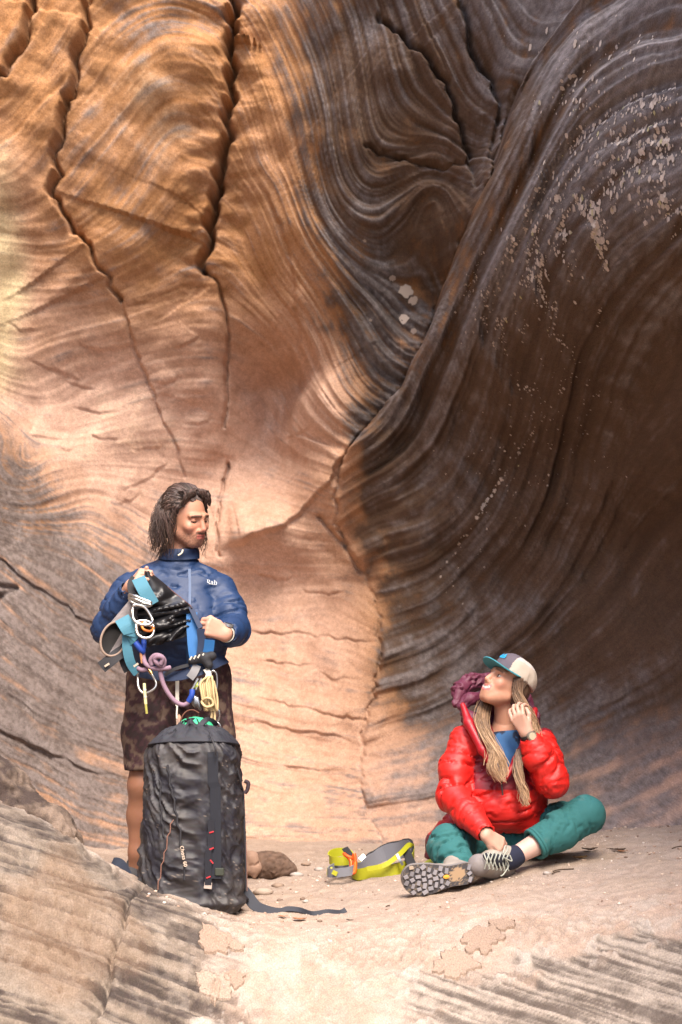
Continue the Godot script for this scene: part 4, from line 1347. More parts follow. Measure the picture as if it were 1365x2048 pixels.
	# the tousled tuft that curls forward above the brow
	for k in 200:
		var x := rng.randf_range(-0.055, 0.060)
		var p := PackedVector3Array()
		var ph := rng.randf() * TAU
		var hgt := rng.randf_range(0.008, 0.034)
		for s in 8:
			var t := s / 7.0
			p.append(head * Vector3(x + 0.012 * sin(ph + t * 5.0) + 0.020 * t * signf(x), 0.118 + hgt * sin(t * PI) - 0.040 * t * t * absf(x) / 0.05, -0.015 + 0.062 * sin(t * 2.2) + 0.004 * sin(ph)))
		hsh.ink = tone.call(p[3]) * rng.randf_range(0.7, 1.2)
		hsh.tube(p, 0.0020, 5)
	var hm := plain(Color.WHITE, 0.45)
	hm.vertex_color_use_as_albedo = true
	put("hair", hsh.mesh(), hm, root)

# where a ray from p along dir meets the smooth field of a garment
func surface_point(f: Flesh, p: Vector3, dir: Vector3) -> Vector3:
	var q := p
	for k in 60:
		var d := 9.0
		for s in f.kind.size():
			if f.cutter[s] == 0:
				var e := f.one(s, q)
				var kq := f.kk[s]
				var h := maxf(kq - absf(d - e), 0.0) / kq
				d = minf(d, e) - h * h * kq * 0.25
		if d < 0.0008: break
		q += dir * d * 0.8
	return q

func build_watch(parent: Node3D, c: Vector3, along: Vector3, out: Vector3, r: float, strap_c: Color, face_c: Color, rim_c: Color) -> void:
	var z := (out - along * out.dot(along)).normalized()
	var x := z.cross(along)
	var watch := Node3D.new()
	watch.name = "watch"
	watch.position = c
	parent.add_child(watch, true)
	var band := Shape.new()
	var p := PackedVector3Array()
	var sides := PackedVector3Array()
	for k in 28:
		var a := TAU * k / 28
		p.append((x * cos(a) + z * sin(a)) * (r + 0.003))
		sides.append(along)
	band.strap(p, along, 0.020, 0.0035, true)
	put("band", band.mesh(), plain(strap_c, 0.6), watch)
	var cs := CylinderMesh.new()
	cs.top_radius = 0.0205; cs.bottom_radius = 0.022; cs.height = 0.011; cs.radial_segments = 28
	var body := put("case", cs, plain(rim_c, 0.35, 0.6), watch)
	body.transform = Transform3D(Basis(x, z, along), z * (r + 0.008))
	var ds := CylinderMesh.new()
	ds.top_radius = 0.0155; ds.bottom_radius = 0.0158; ds.height = 0.002; ds.radial_segments = 28
	var dial := put("dial", ds, plain(face_c, 0.2), watch)
	dial.transform = Transform3D(Basis(x, z, along), z * (r + 0.0145))
func build_woman() -> void:
	var root := thing("person", "seated person in a red puffy jacket, teal trousers and cap, looking up", "person", at(1010, 1700, 7.1))
	var o := root.position
	var J := func(px: float, py: float, d: float) -> Vector3: return at(px, py, d) - o
	var head := facing(Vector3(-0.76, 0.48, 0.50), Vector3(0.20, 1, 0.05), J.call(1012, 1371, 7.02)).scaled_local(Vector3.ONE * 0.96)
	var skin := Color(0.47, 0.24, 0.155)
	var pale := Color(0.58, 0.375, 0.305)
	var neck: Vector3 = J.call(1010, 1462, 7.06)
	var sr: Vector3 = J.call(930, 1482, 7.06)
	var sl: Vector3 = J.call(1082, 1488, 7.10)
	var er: Vector3 = J.call(906, 1592, 6.95)
	var el: Vector3 = J.call(1104, 1560, 6.88)
	var wr: Vector3 = J.call(972, 1668, 6.72)
	var wl: Vector3 = J.call(1054, 1466, 6.84)
	var hip_r: Vector3 = J.call(970, 1672, 7.12)
	var hip_l: Vector3 = J.call(1050, 1672, 7.14)
	var knee_r: Vector3 = J.call(897, 1692, 6.86)
	var ank_r: Vector3 = J.call(912, 1742, 6.68)
	var knee_l: Vector3 = J.call(1172, 1630, 6.92)
	var ank_l: Vector3 = J.call(1024, 1716, 6.78)

	var b := Flesh.new()
	b.chain([J.call(1010, 1660, 7.13), J.call(1005, 1560, 7.12), J.call(1008, 1490, 7.1)], [0.09, 0.085, 0.085], 0.05)
	b.cap(sr, sl, 0.04, 0.04, 0.04)
	b.chain([J.call(1008, 1490, 7.1), neck, neck + Vector3(0, 0.06, 0)], [0.06, 0.05, 0.046], 0.03)
	b.chain([sr, er, wr], [0.04, 0.034, 0.024], 0.02)
	b.chain([sl, el, wl], [0.04, 0.034, 0.024], 0.02)
	b.chain([hip_r, knee_r, ank_r], [0.075, 0.05, 0.03], 0.03)
	b.chain([hip_l, knee_l, knee_l.lerp(ank_l, 0.4) + Vector3(0, -0.01, 0), ank_l], [0.075, 0.05, 0.050, 0.036], 0.03)
	b.chain([ank_l, J.call(965, 1730, 6.70)], [0.032, 0.026], 0.02)
	b.chain([ank_r, J.call(870, 1755, 6.66)], [0.03, 0.026], 0.02)
	var body := b.build(0.010)
	paint(body, func(p: Vector3, _n: Vector3) -> Color: return (pale if p.y < 0.12 else skin) * (1.0 + 0.08 * n_mid.get_noise_3dv(p)))
	var hf := head_shape(head, 1.0, 0.95)
	hf.chain([J.call(1010, 1500, 7.05), neck, head * Vector3(0, -0.04, -0.02)], [0.065, 0.046, 0.044], 0.02)
	var hs := hf.build(0.0032)
	var inv := head.affine_inverse()
	paint(hs, func(p: Vector3, _n: Vector3) -> Color:
		var q := inv * p
		var ax := absf(q.x)
		var c := skin
		c = c.lerp(Color(0.60, 0.24, 0.18), 0.55 * exp(-Vector3(ax - 0.040, q.y + 0.016, q.z - 0.07).length_squared() / 0.0008))
		if q.z > 0.072 and ax < 0.032:
			var arc := q.y - 6.0 * ax * ax
			if arc < -0.0505 and arc > -0.0600 and ax < 0.028: c = Color(0.74, 0.69, 0.62)
			elif arc < -0.044 and arc > -0.073: c = Color(0.50, 0.15, 0.14)
		if q.z > 0.05 and ax > 0.010 and ax < 0.048 and absf(q.y - 0.035 + (ax - 0.03) * 0.15) < 0.0042: c = c.lerp(Color(0.10, 0.055, 0.035), 0.8)
		var eye := Vector2(ax - 0.030, q.y - 0.012)
		if q.z > 0.055 and eye.length() < 0.013:
			if absf(eye.y) < 0.0050 * (1.0 - pow(eye.x / 0.013, 2.0)): c = Color(0.62, 0.58, 0.55) if absf(eye.x + 0.002) > 0.0052 else Color(0.05, 0.04, 0.03)
			elif absf(eye.y) < 0.0078 * (1.0 - pow(eye.x / 0.014, 2.0)): c = Color(0.05, 0.03, 0.025)
		return c * (1.0 + 0.06 * n_fine.get_noise_3dv(q * 2.0)))
	body.add(hs)
	var g := Flesh.new()
	g.cap(el.lerp(wl, 0.6), wl, 0.028, 0.0235, 0.02)
	hand_shape(g, hand_frame(wl, J.call(1030, 1424, 6.84), Vector3(-0.55, -0.10, 0.85), 1.0), [[0.7, 0.9, 0.6], [0.6, 0.8, 0.5], [0.5, 0.7, 0.5], [0.45, 0.6, 0.4]], 0.06, [Vector3(0.030, 0.04, -0.012), Vector3(0.044, 0.070, -0.028), Vector3(0.040, 0.096, -0.040)], 0.92)
	var hr := Flesh.new()
	hr.cap(er.lerp(wr, 0.6), wr, 0.028, 0.024, 0.02)
	hand_shape(hr, hand_frame(wr, J.call(1012, 1696, 6.74), Vector3(0.2, 0.6, 0.8), 1.0), [[0.5, 0.6, 0.4], [0.5, 0.6, 0.4], [0.55, 0.6, 0.4], [0.6, 0.6, 0.4]], 0.03, [Vector3(0.030, 0.04, -0.012), Vector3(0.046, 0.070, -0.020), Vector3(0.048, 0.096, -0.026)], 0.95)
	for fl in [g, hr]:
		var s: Shape = fl.build(0.0034)
		paint(s, func(p: Vector3, _n: Vector3) -> Color: return Color(0.53, 0.31, 0.23) * (1.0 + 0.10 * n_fine.get_noise_3dv(p)))
		body.add(s)
	var shin := Flesh.new()
	shin.chain([knee_l.lerp(ank_l, 0.35), knee_l.lerp(ank_l, 0.6), ank_l], [0.052, 0.047, 0.037], 0.02)
	var shs := shin.build(0.005)
	paint(shs, func(p: Vector3, _n: Vector3) -> Color: return pale * (1.0 + 0.08 * n_fine.get_noise_3dv(p)))
	body.add(shs)
	put("body", body.mesh(), skin_material(), root)

	# undershirt in the open neck
	var us := Flesh.new()
	us.chain([J.call(1008, 1600, 7.07), J.call(1010, 1510, 7.06), J.call(1012, 1482, 7.06)], [0.105, 0.098, 0.072], 0.04)
	var uss := us.build(0.008)
	paint(uss, func(p: Vector3, _n: Vector3) -> Color: return Color(0.035, 0.11, 0.26) if n_mid.get_noise_3dv(p * 1.5) < 0.1 or p.y < 0.40 else Color(0.012, 0.02, 0.05))
	put("shirt", uss.mesh(), cloth(Color.WHITE, 0.8), root)

	# puffy jacket with a crimson yoke
	var jk := Flesh.new()
	for s in [-1.0, 1.0]:
		jk.chain([J.call(1004 + 34 * s, 1500, 7.09), J.call(1004 + 36 * s, 1580, 7.06), J.call(1008 + 42 * s, 1640, 7.06)], [0.094, 0.104, 0.100], 0.07)
	jk.ell(J.call(1006, 1605, 6.98), Basis(), Vector3(0.13, 0.12, 0.09), 0.06)
	var trunk := jk.kind.size() + 2
	jk.cap(J.call(1006, 1490, 7.1), sr, 0.080, 0.064, 0.05)
	jk.cap(J.call(1006, 1490, 7.1), sl, 0.080, 0.064, 0.05)
	jk.chain([sr, sr.lerp(er, 0.5) + Vector3(-0.012, 0, 0.0), er, er.lerp(wr, 0.5), wr + (er - wr).normalized() * 0.02], [0.066, 0.067, 0.066, 0.062, 0.045], 0.03)
	jk.chain([sl, sl.lerp(el, 0.5), el, el.lerp(wl, 0.55), wl + (el - wl).normalized() * 0.045], [0.064, 0.067, 0.069, 0.064, 0.049], 0.03)
	jk.cap(J.call(1014, 1455, 6.97), J.call(1010, 1520, 6.88), 0.062, 0.022, 0.02, 1)
	jk.cap(J.call(1010, 1520, 6.90), J.call(1008, 1560, 6.87), 0.020, 0.006, 0.015, 1)
	jk.cap(J.call(1012, 1440, 7.06), J.call(1012, 1475, 7.05), 0.055, 0.055, 0.02, 1)
	jk.cap(wr + (er - wr).normalized() * 0.03, wr + (wr - er).normalized() * 0.07, 0.033, 0.036, 0.004, 1)
	jk.cap(wl + (el - wl).normalized() * 0.05, wl + (wl - el).normalized() * 0.07, 0.034, 0.036, 0.004, 1)
	jk.clip(J.call(1008, 1668, 7.0), Vector3(0.02, -1, 0.0))
	var js := jk.build(0.0072)
	var seam: float = J.call(0, 1578, 6.98).y
	var owner := PackedInt32Array()
	for k in js.v.size(): owner.append(jk.nearest(js.v[k]))
	crease(js, jk, 0.0095, 3.2, 1.0, 5.0, 1.5)
	for k in js.v.size():
		var in_yoke: bool = owner[k] < trunk and js.v[k].y > seam + 0.01 * n_low.get_noise_1d(js.v[k].x * 3.0)
		js.c[k] = Color(0.19, 0.006, 0.013) if in_yoke else Color(0.56, 0.012, 0.009)
	var jm := cloth(Color.WHITE, 0.52)
	var jacket := put("jacket", js.mesh(), jm, root)
	# lapels of the half-open zip
	var lp := Flesh.new()
	lp.chain([J.call(926, 1410, 7.02), J.call(938, 1446, 6.97), J.call(966, 1500, 6.90), J.call(1004, 1562, 6.87)], [0.012, 0.021, 0.019, 0.009], 0.015)
	lp.chain([J.call(1070, 1420, 7.08), J.call(1062, 1462, 7.0), J.call(1034, 1520, 6.91), J.call(1009, 1562, 6.87)], [0.014, 0.021, 0.018, 0.009], 0.015)
	var ls := lp.build(0.006)
	paint(ls, func(_p: Vector3, _n: Vector3) -> Color: return Color(0.33, 0.010, 0.016))
	put("lapel", ls.mesh(), cloth(Color.WHITE, 0.4), jacket)
	var zp := Shape.new()
	zp.tube(curve_through([J.call(1004, 1558, 6.85), J.call(1004, 1572, 6.845), J.call(1006, 1590, 6.84)], 6), 0.0035, 6)
	put("zip_pull", zp.mesh(), plain(lin(0.02, 0.015, 0.015), 0.6), jacket)
	# hood lying back behind the neck, maroon inside
	var hd := Flesh.new()
	hd.chain([J.call(912, 1408, 7.10), J.call(920, 1382, 7.14), J.call(942, 1364, 7.18), J.call(985, 1362, 7.22), J.call(1050, 1400, 7.2), J.call(1072, 1432, 7.14)], [0.020, 0.030, 0.034, 0.034, 0.03, 0.02], 0.03)
	hd.chain([J.call(922, 1412, 7.05), J.call(940, 1398, 7.06), J.call(968, 1396, 7.10), J.call(1010, 1430, 7.14)], [0.022, 0.028, 0.03, 0.03], 0.02)
	hd.chain([J.call(930, 1425, 7.02), J.call(950, 1440, 7.02), J.call(965, 1475, 7.0)], [0.022, 0.026, 0.02], 0.02)
	hd.chain([J.call(940, 1440, 7.10), J.call(1000, 1460, 7.16), J.call(1060, 1450, 7.16)], [0.04, 0.05, 0.04], 0.03)
	var hds := hd.build(0.0065)
	crease(hds, hd, 0.010, 2.0, 4.0, 8.0, 1.2)
	paint(hds, func(_p: Vector3, _n: Vector3) -> Color: return Color(0.105, 0.018, 0.040))
	put("hood", hds.mesh(), cloth(Color.WHITE, 0.6), jacket)
	# jacket tail on the ground behind the hip
	var tl := Flesh.new()
	tl.chain([J.call(905, 1648, 7.15), J.call(872, 1682, 7.2), J.call(856, 1712, 7.22)], [0.05, 0.04, 0.015], 0.03)
	var tls := tl.build(0.007)
	crease(tls, tl, 0.008, 3.0, 2.0, 8.0)
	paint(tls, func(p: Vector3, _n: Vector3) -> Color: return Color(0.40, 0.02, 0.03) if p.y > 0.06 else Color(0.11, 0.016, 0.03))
	put("jacket_tail", tls.mesh(), cloth(Color.WHITE, 0.5), jacket)

	# trousers
	var tr := Flesh.new()
	tr.cap(hip_r, hip_l, 0.105, 0.105, 0.05)
	tr.chain([hip_r, knee_r, ank_r + Vector3(0.02, 0.0, -0.03)], [0.092, 0.080, 0.066], 0.05)
	tr.chain([hip_l, hip_l.lerp(knee_l, 0.55) + Vector3(0, 0.005, 0), knee_l], [0.096, 0.080, 0.076], 0.05)
	tr.chain([knee_l, knee_l.lerp(ank_l, 0.35), knee_l.lerp(ank_l, 0.62)], [0.076, 0.074, 0.066], 0.04)
	var cuff := knee_l.lerp(ank_l, 0.64)
	tr.cap(cuff + (knee_l - ank_l).normalized() * 0.02, cuff, 0.066, 0.064, 0.01)
	tr.cap(cuff + (knee_l - ank_l).normalized() * 0.03, cuff + (ank_l - knee_l).normalized() * 0.12, 0.050, 0.058, 0.004, 1)
	var ts := tr.build(0.0072)
	crease(ts, tr, 0.0095, 3.0, 1.2, 15.0, 1.5)
	paint(ts, func(p: Vector3, _n: Vector3) -> Color:
		var dust := smoothstep(0.15, 0.5, n_mid.get_noise_3dv(p * 0.8) + 0.3 * n_fine.get_noise_3dv(p))
		return Color(0.020, 0.125, 0.125).lerp(Color(0.11, 0.17, 0.155), 0.5 * dust))
	put("trousers", ts.mesh(), cloth(Color.WHITE, 0.85), root)
	var cf := Shape.new()
	var cd := (ank_l - knee_l).normalized()
	var u := cd.cross(Vector3.UP).normalized()
	var w := cd.cross(u)
	for row in 2:
		var ringp := PackedVector3Array()
		for k in 26:
			var a := TAU * k / 26
			ringp.append(cuff + cd * (0.008 + 0.014 * row) + (u * cos(a) + w * sin(a)) * (0.063 + 0.003 * sin(a * 3.0)))
		cf.tube(ringp, 0.0085, 6, true)
	put("trouser_cuff", cf.mesh(), cloth(lin(0.022, 0.13, 0.13), 0.85), root)
	var sk := Flesh.new()
	sk.chain([ank_l.lerp(knee_l, 0.06), ank_l, J.call(1000, 1728, 6.74)], [0.043, 0.043, 0.04], 0.02)
	put("sock", sk.build(0.007).mesh(), cloth(lin(0.010, 0.013, 0.032), 0.9), root)
	build_side_shoe(root, J)
	build_sole_shoe(root, J)
	build_watch(root, wl + (el - wl).normalized() * 0.014, (wl - el).normalized(), Vector3(0.25, 0.15, 1.0), 0.027, lin(0.02, 0.02, 0.022), lin(0.48, 0.42, 0.30), lin(0.35, 0.32, 0.27))
	build_cap(root, head)
	build_long_hair(root, head, J)

func build_side_shoe(root: Node3D, J: Callable) -> void:
	var shoe := Node3D.new()
	shoe.name = "shoe"
	root.add_child(shoe, true)
	var f := Flesh.new()
	var toe: Vector3 = J.call(958, 1730, 6.62)
	var heel: Vector3 = J.call(1010, 1738, 6.82)
	f.chain([toe, toe.lerp(heel, 0.45) + Vector3(0, 0.004, 0), heel], [0.046, 0.050, 0.046], 0.03)
	f.cap(toe.lerp(heel, 0.5) + Vector3(0, 0.03, 0), J.call(1012, 1712, 6.78), 0.040, 0.046, 0.03)
	var s := f.build(0.0055)
	paint(s, func(p: Vector3, _n: Vector3) -> Color:
		var t := (p - toe).dot((heel - toe).normalized())
		var c := Color(0.30, 0.27, 0.23) if t > 0.012 else Color(0.20, 0.18, 0.175)
		c = c.lerp(Color(0.15, 0.14, 0.14), smoothstep(0.02, -0.03, p.y - toe.y + 0.03))
		return c * (1.0 + 0.25 * n_fine.get_noise_3dv(p)))
	put("upper", s.mesh(), cloth(Color.WHITE, 0.8), shoe)
	# dark tongue under the laces
	var tg := Flesh.new()
	tg.chain([J.call(975, 1716, 6.605), J.call(990, 1722, 6.66), J.call(1006, 1722, 6.72)], [0.022, 0.027, 0.03], 0.02)
	put("tongue", tg.build(0.006).mesh(), cloth(lin(0.012, 0.014, 0.022), 0.9), shoe)
	var lc := Shape.new()
	for k in 6:
		var t := k / 5.0
		var x := lerpf(972, 1010, t)
		var d := lerpf(6.572, 6.69, t)
		lc.tube(photo_lift(J, [[x - 4, 1706 + 3 * t, d], [x + 1, 1719, d - 0.012], [x + 8, 1738 + 4 * t, d]], 8), 0.0032, 5)
		lc.tube(photo_lift(J, [[x + 8, 1704 + 3 * t, d], [x + 3, 1719, d - 0.012], [x - 2, 1738 + 4 * t, d]], 8), 0.0032, 5)
	for lp in [[[1008, 1712, 6.66], [1016, 1698, 6.68], [1011, 1692, 6.68], [1007, 1706, 6.66]], [[1008, 1714, 6.66], [1018, 1730, 6.68], [1008, 1748, 6.66], [1002, 1752, 6.65]], [[1010, 1716, 6.65], [1024, 1722, 6.67], [1020, 1710, 6.67]]]:
		lc.tube(photo_lift(J, lp, 12), 0.0030, 5)
	put("lace", lc.mesh(), plain(lin(0.36, 0.38, 0.33), 0.8), shoe)

func photo_lift(J: Callable, p: Array, n: int) -> PackedVector3Array:
	var q: Array = []
	for s in p: q.append(J.call(s[0], s[1], s[2]))
	return curve_through(q, n)

func sole_half_width(t: float) -> float:
	# t from heel 0 to toe 1
	var w := 0.041 + 0.006 * sin(t * 7.0 - 1.0)
	w = lerpf(0.046, 0.066, smoothstep(0.25, 0.72, t)) - 0.004 * exp(-pow((t - 0.38) / 0.14, 2.0))
	return w * sqrt(clampf(1.0 - pow(maxf((t - 0.80) / 0.20, 0.0), 2.2), 0.0, 1.0)) * sqrt(clampf(1.0 - pow(maxf((0.13 - t) / 0.13, 0.0), 2.2), 0.0, 1.0))

func build_sole_shoe(root: Node3D, J: Callable) -> void:
	var shoe := Node3D.new()
	shoe.name = "shoe"
	root.add_child(shoe, true)
	var heel: Vector3 = J.call(950, 1744, 6.60)
	var toe: Vector3 = J.call(806, 1762, 6.56)
	var ax := toe - heel
	var length := ax.length()
	ax = ax.normalized()
	var out := Vector3(-0.16, -0.10, 1.0)
	out = (out - ax * out.dot(ax)).normalized()
	var up := out.cross(ax).normalized()
	if up.y < 0: up = -up
	var P := func(t: float, s: float, h: float) -> Vector3:
		return heel + ax * t * length + up * (s - 0.006 * sin(t * PI)) + out * (h - 0.020 * pow(maxf(t - 0.7, 0.0) / 0.3, 2.0))
	# midsole: the wall round the edge, and the face of the sole
	var ms := Shape.new()
	var n := 60
	ms.ink = Color(0.16, 0.15, 0.16)
	var rings := []
	for h in [-0.030, -0.022, -0.004, 0.0]:
		var ring: Array[Vector3] = []
		for k in n:
			var a := TAU * k / n
			var t := 0.5 + 0.5 * cos(a) * 0.998
			var w := sole_half_width(t) * (1.0 if h > -0.03 else 0.94) * (1.0 if h < 0.0 else 0.96)
			ring.append(P.call(t, w * (1.0 if sin(a) >= 0 else -1.0), h))
		rings.append(ring)
	for r in 3:
		for k in n: ms.quad(rings[r][k], rings[r][(k + 1) % n], rings[r + 1][(k + 1) % n], rings[r + 1][k])
	put("midsole", ms.mesh(), plain(lin(0.17, 0.155, 0.15), 0.8), shoe)
	var face := Shape.new()
	var fp := PackedVector3Array()
	var fc := PackedColorArray()
	for i in 50:
		for j in 21:
			var t := 0.002 + 0.996 * i / 49.0
			var s := (j / 10.0 - 1.0) * sole_half_width(t) * 0.97
			fp.append(P.call(t, s, 0.0))
			var mud := exp(-(pow((t - 0.24) / 0.11, 2.0) + pow((s - 0.004) / 0.028, 2.0))) + 0.5 * n_fine.get_noise_2d(t * 12.0, s * 40.0)
			var c := Color(0.055, 0.052, 0.058)
			if n_fine.get_noise_2d(t * 6.0 + 9.0, s * 26.0) > 0.22: c = c.lerp(Color(0.22, 0.17, 0.12), 0.7)
			if mud > 0.42: c = Color(0.36, 0.25, 0.15)
			fc.append(c)
	face.sheet(fp, 21, 50, 0.0, fc)
	var fm := plain(Color.WHITE, 0.9)
	fm.vertex_color_use_as_albedo = true
	put("outsole", face.mesh(), fm, shoe)
	# slanted lugs, each a block of its own
	rng.seed = 5
	var lug_m := []
	for c in [Color(0.22, 0.215, 0.235), Color(0.26, 0.25, 0.27), Color(0.38, 0.31, 0.235)]: lug_m.append(plain(c.linear_to_srgb(), 0.85))
	for i in 12:
		for j in 5:
			var t := 0.075 + 0.079 * i
			var s := (j - 2.0 + (0.5 if i % 2 else 0.0)) * 0.0255
			if absf(s) > sole_half_width(t) - 0.010: continue
			if t > 0.15 and t < 0.35 and absf(s) < 0.03: continue
			if absf(t - 0.40) < 0.05 and absf(s - 0.002) < 0.018: continue
			var a: Vector3 = P.call(t + 0.028, s - 0.006, 0.003)
			var e: Vector3 = P.call(t - 0.028, s + 0.006, 0.003)
			var dir := (e - a).normalized()
			var lg := Shape.new()
			var turned := Basis(out, rng.randf_range(-0.35, 0.35) + (0.5 if j % 2 else -0.3)) * Basis(dir, out.cross(dir), out)
			lg.box(Transform3D(turned, (a + e) * 0.5), Vector3(a.distance_to(e) * rng.randf_range(0.8, 1.1), rng.randf_range(0.012, 0.0155), 0.009))
			put("lug", lg.mesh(), lug_m[2 if rng.randf() < 0.14 else rng.randi() % 2], shoe)
	var em := Shape.new()
	em.ink = Color(0.75, 0.36, 0.05)
	var ec: Vector3 = P.call(0.40, 0.002, 0.006)
	for k in 20:
		var a := TAU * k / 20
		var a2 := TAU * (k + 1) / 20
		em.quad(ec + out * 0.002, ec + ax * 0.013 * cos(a) + up * 0.0085 * sin(a), ec + ax * 0.013 * cos(a2) + up * 0.0085 * sin(a2), ec + out * 0.002)
	put("sole_emblem", em.mesh(), fm, shoe)
	var f := Flesh.new()
	f.chain([P.call(0.12, 0.0, -0.055), P.call(0.5, 0.0, -0.05), P.call(0.84, 0.0, -0.045)], [0.040, 0.042, 0.034], 0.03)
	f.cap(P.call(0.2, 0.0, -0.06), P.call(0.22, 0.02, -0.11), 0.040, 0.042, 0.02)
	var us := f.build(0.007)
	paint(us, func(p: Vector3, _n: Vector3) -> Color: return Color(0.26, 0.23, 0.20) * (1.0 + 0.25 * n_fine.get_noise_3dv(p)))
	put("upper", us.mesh(), cloth(Color.WHITE, 0.85), shoe)

func build_cap(root: Node3D, head: Transform3D) -> void:
	var cap := Node3D.new()
	cap.name = "cap"
	root.add_child(cap, true)
	var f := Flesh.new()
	f.ell(head * Vector3(0, 0.052, -0.022), head.basis.orthonormalized(), Vector3(0.088, 0.090, 0.108), 0.02)
	f.ell(head * Vector3(0, 0.098, 0.030), head.basis.orthonormalized(), Vector3(0.062, 0.040, 0.044), 0.03)
	f.clip(head * Vector3(0, 0.046, 0.0), head.basis * Vector3(0, -1.0, 0.10))
	var s := f.build(0.0045)
	var inv := head.affine_inverse()
	crease(s, f, 0.0035, 1.5, 2.0, 4.0)
	paint(s, func(p: Vector3, _n: Vector3) -> Color:
		var q := inv * p
		var c := Color(0.46, 0.39, 0.32)
		if q.z > 0.004 and absf(q.x) < 0.034 + 0.42 * maxf(q.z - 0.004, 0.0): c = Color(0.105, 0.085, 0.105)
		elif q.y > 0.118: c = Color(0.54, 0.485, 0.455)
		return c * (1.0 + 0.08 * n_fine.get_noise_3dv(q)))
	put("crown", s.mesh(), cloth(Color.WHITE, 0.85), cap)
	# flat brim
	var b := Shape.new()
	var p := PackedVector3Array()
	var nx := 25
	var ny := 9
	for j in ny:
		for i in nx:
			var a := lerpf(-1.38, 1.38, i / (nx - 1.0))
			var r := j / (ny - 1.0)
			var inner := Vector3(0.086 * sin(a), 0.052, -0.022 + 0.106 * cos(a))
			var reach := 0.078 * pow(maxf(cos(a * 0.92), 0.0), 0.6)
			var q := inner + Vector3(sin(a) * 0.35, 0.10 - 0.32 * pow(absf(sin(a)), 2.0), 0.95) * reach * r
			p.append(head * q)
	b.sheet(p, nx, ny, 0.004)
	put("brim", b.mesh(), cloth(lin(0.035, 0.26, 0.32), 0.7), cap)
	# bright blue woven mark on the front panel: two peaks over a bar
	var m := Shape.new()
	var fwd := head.basis.z.normalized()
	for t in [[-0.013, 0.112, 0.010, 0.013], [0.005, 0.112, 0.012, 0.017], [-0.003, 0.101, 0.021, 0.006]]:
		var c := Vector3(t[0], t[1], 0)
		var q: Array[Vector3] = []
		for cr in ([[-1, -0.5], [0, 0.6], [1, -0.5]] if t[3] > 0.008 else [[-1, -1], [-1, 1], [1, 1], [1, -1]]):
			var l := c + Vector3(cr[0] * t[2], cr[1] * t[3], 0)
			var hit := surface_point(f, head * (l + Vector3(0, 0, 0.2)), -fwd)
			q.append(hit + (hit - head * Vector3(0, 0.06, -0.02)).normalized() * 0.004)
		for k in range(1, q.size() - 1): m.quad(q[0], q[k], q[k + 1], q[0])
	put("front_mark", m.mesh(), plain(lin(0.02, 0.30, 0.55), 0.7), cap)

func build_long_hair(root: Node3D, head: Transform3D, J: Callable) -> void:
	var h := Shape.new()
	rng.seed = 33
	# under the cap at the back and side
	var f := Flesh.new()
	f.ell(head * Vector3(0, 0.005, -0.045), head.basis.orthonormalized(), Vector3(0.080, 0.085, 0.072), 0.03)
	f.clip(head * Vector3(0, 0.0, 0.0), head.basis * Vector3(0, 0.0, 1.0))
	var base := f.build(0.007)
	crease(base, f, 0.004, 1.0, 6.0, 2.0)
	paint(base, func(p: Vector3, _n: Vector3) -> Color: return Color(0.10, 0.058, 0.036) * (1.0 + 0.5 * n_fine.get_noise_3dv(p)))
	h.add(base)
	var guides := [
		# far side of the face, down the chest to the zip
		[90, 0.016, [head * Vector3(-0.072, 0.03, 0.02), head * Vector3(-0.080, -0.05, 0.005), J.call(962, 1430, 6.98), J.call(972, 1470, 6.90), J.call(990, 1505, 6.86), J.call(985, 1535, 6.84), J.call(1004, 1562, 6.83)]],
		[60, 0.014, [head * Vector3(-0.070, 0.02, 0.0), head * Vector3(-0.078, -0.06, -0.01), J.call(968, 1440, 6.96), J.call(982, 1480, 6.89), J.call(1002, 1515, 6.85), J.call(1008, 1540, 6.84), J.call(1002, 1560, 6.83)]],
		# near side: over the ear, behind the hand, down to the waist
		[90, 0.015, [head * Vector3(0.078, 0.045, 0.012), head * Vector3(0.090, -0.01, -0.008), J.call(1050, 1420, 6.93), J.call(1064, 1450, 6.92), J.call(1056, 1490, 6.88)]],
		[60, 0.013, [head * Vector3(0.080, 0.045, -0.02), head * Vector3(0.088, -0.03, -0.03), J.call(1058, 1425, 6.95), J.call(1072, 1460, 6.96), J.call(1066, 1500, 6.93)]],
		[70, 0.012, [J.call(1040, 1500, 6.88), J.call(1036, 1525, 6.85), J.call(1040, 1560, 6.83), J.call(1048, 1590, 6.82), J.call(1050, 1612, 6.815)]]]
	for g in guides:
		for k in int(g[0]) * 4:
			var p := PackedVector3Array()
			var r := PackedFloat32Array()
			var line := curve_through(g[2], 22)
			var ph := float(rng.randi() % 5) * 1.3 + rng.randf() * 0.5
			var off: Vector3 = Vector3(rng.randfn(), rng.randfn() * 0.4, rng.randfn() * 0.6) * g[1] * 0.62
			var stop := rng.randi_range(13, 22)
			for s in stop:
				var t := s / 21.0
				p.append(line[s] + off * lerpf(0.7, 1.15, t) * (1.0 - 0.15 * smoothstep(0.8, 1.0, t)) + Vector3(sin(ph + t * 13.0), 0, cos(ph + t * 11.0)) * 0.012 * t + Vector3(sin(ph + t * 9.0), 0, 0) * 0.004)
				r.append(lerpf(0.0015, 0.0007, t))
			var tip := rng.randf_range(0.5, 1.45)
			var b0 := h.c.size()
			h.ink = Color.WHITE
			h.tube(p, r, 5)
			for q in range(b0, h.c.size()):
				var t := clampf((q - b0) / float(h.c.size() - b0), 0, 1)
				h.c[q] = Color(0.11, 0.062, 0.038).lerp(Color(0.42, 0.27, 0.155), smoothstep(0.1, 0.8, t)) * tip
	var m := plain(Color.WHITE, 0.45)
	m.vertex_color_use_as_albedo = true
	put("hair", h.mesh(), m, root)
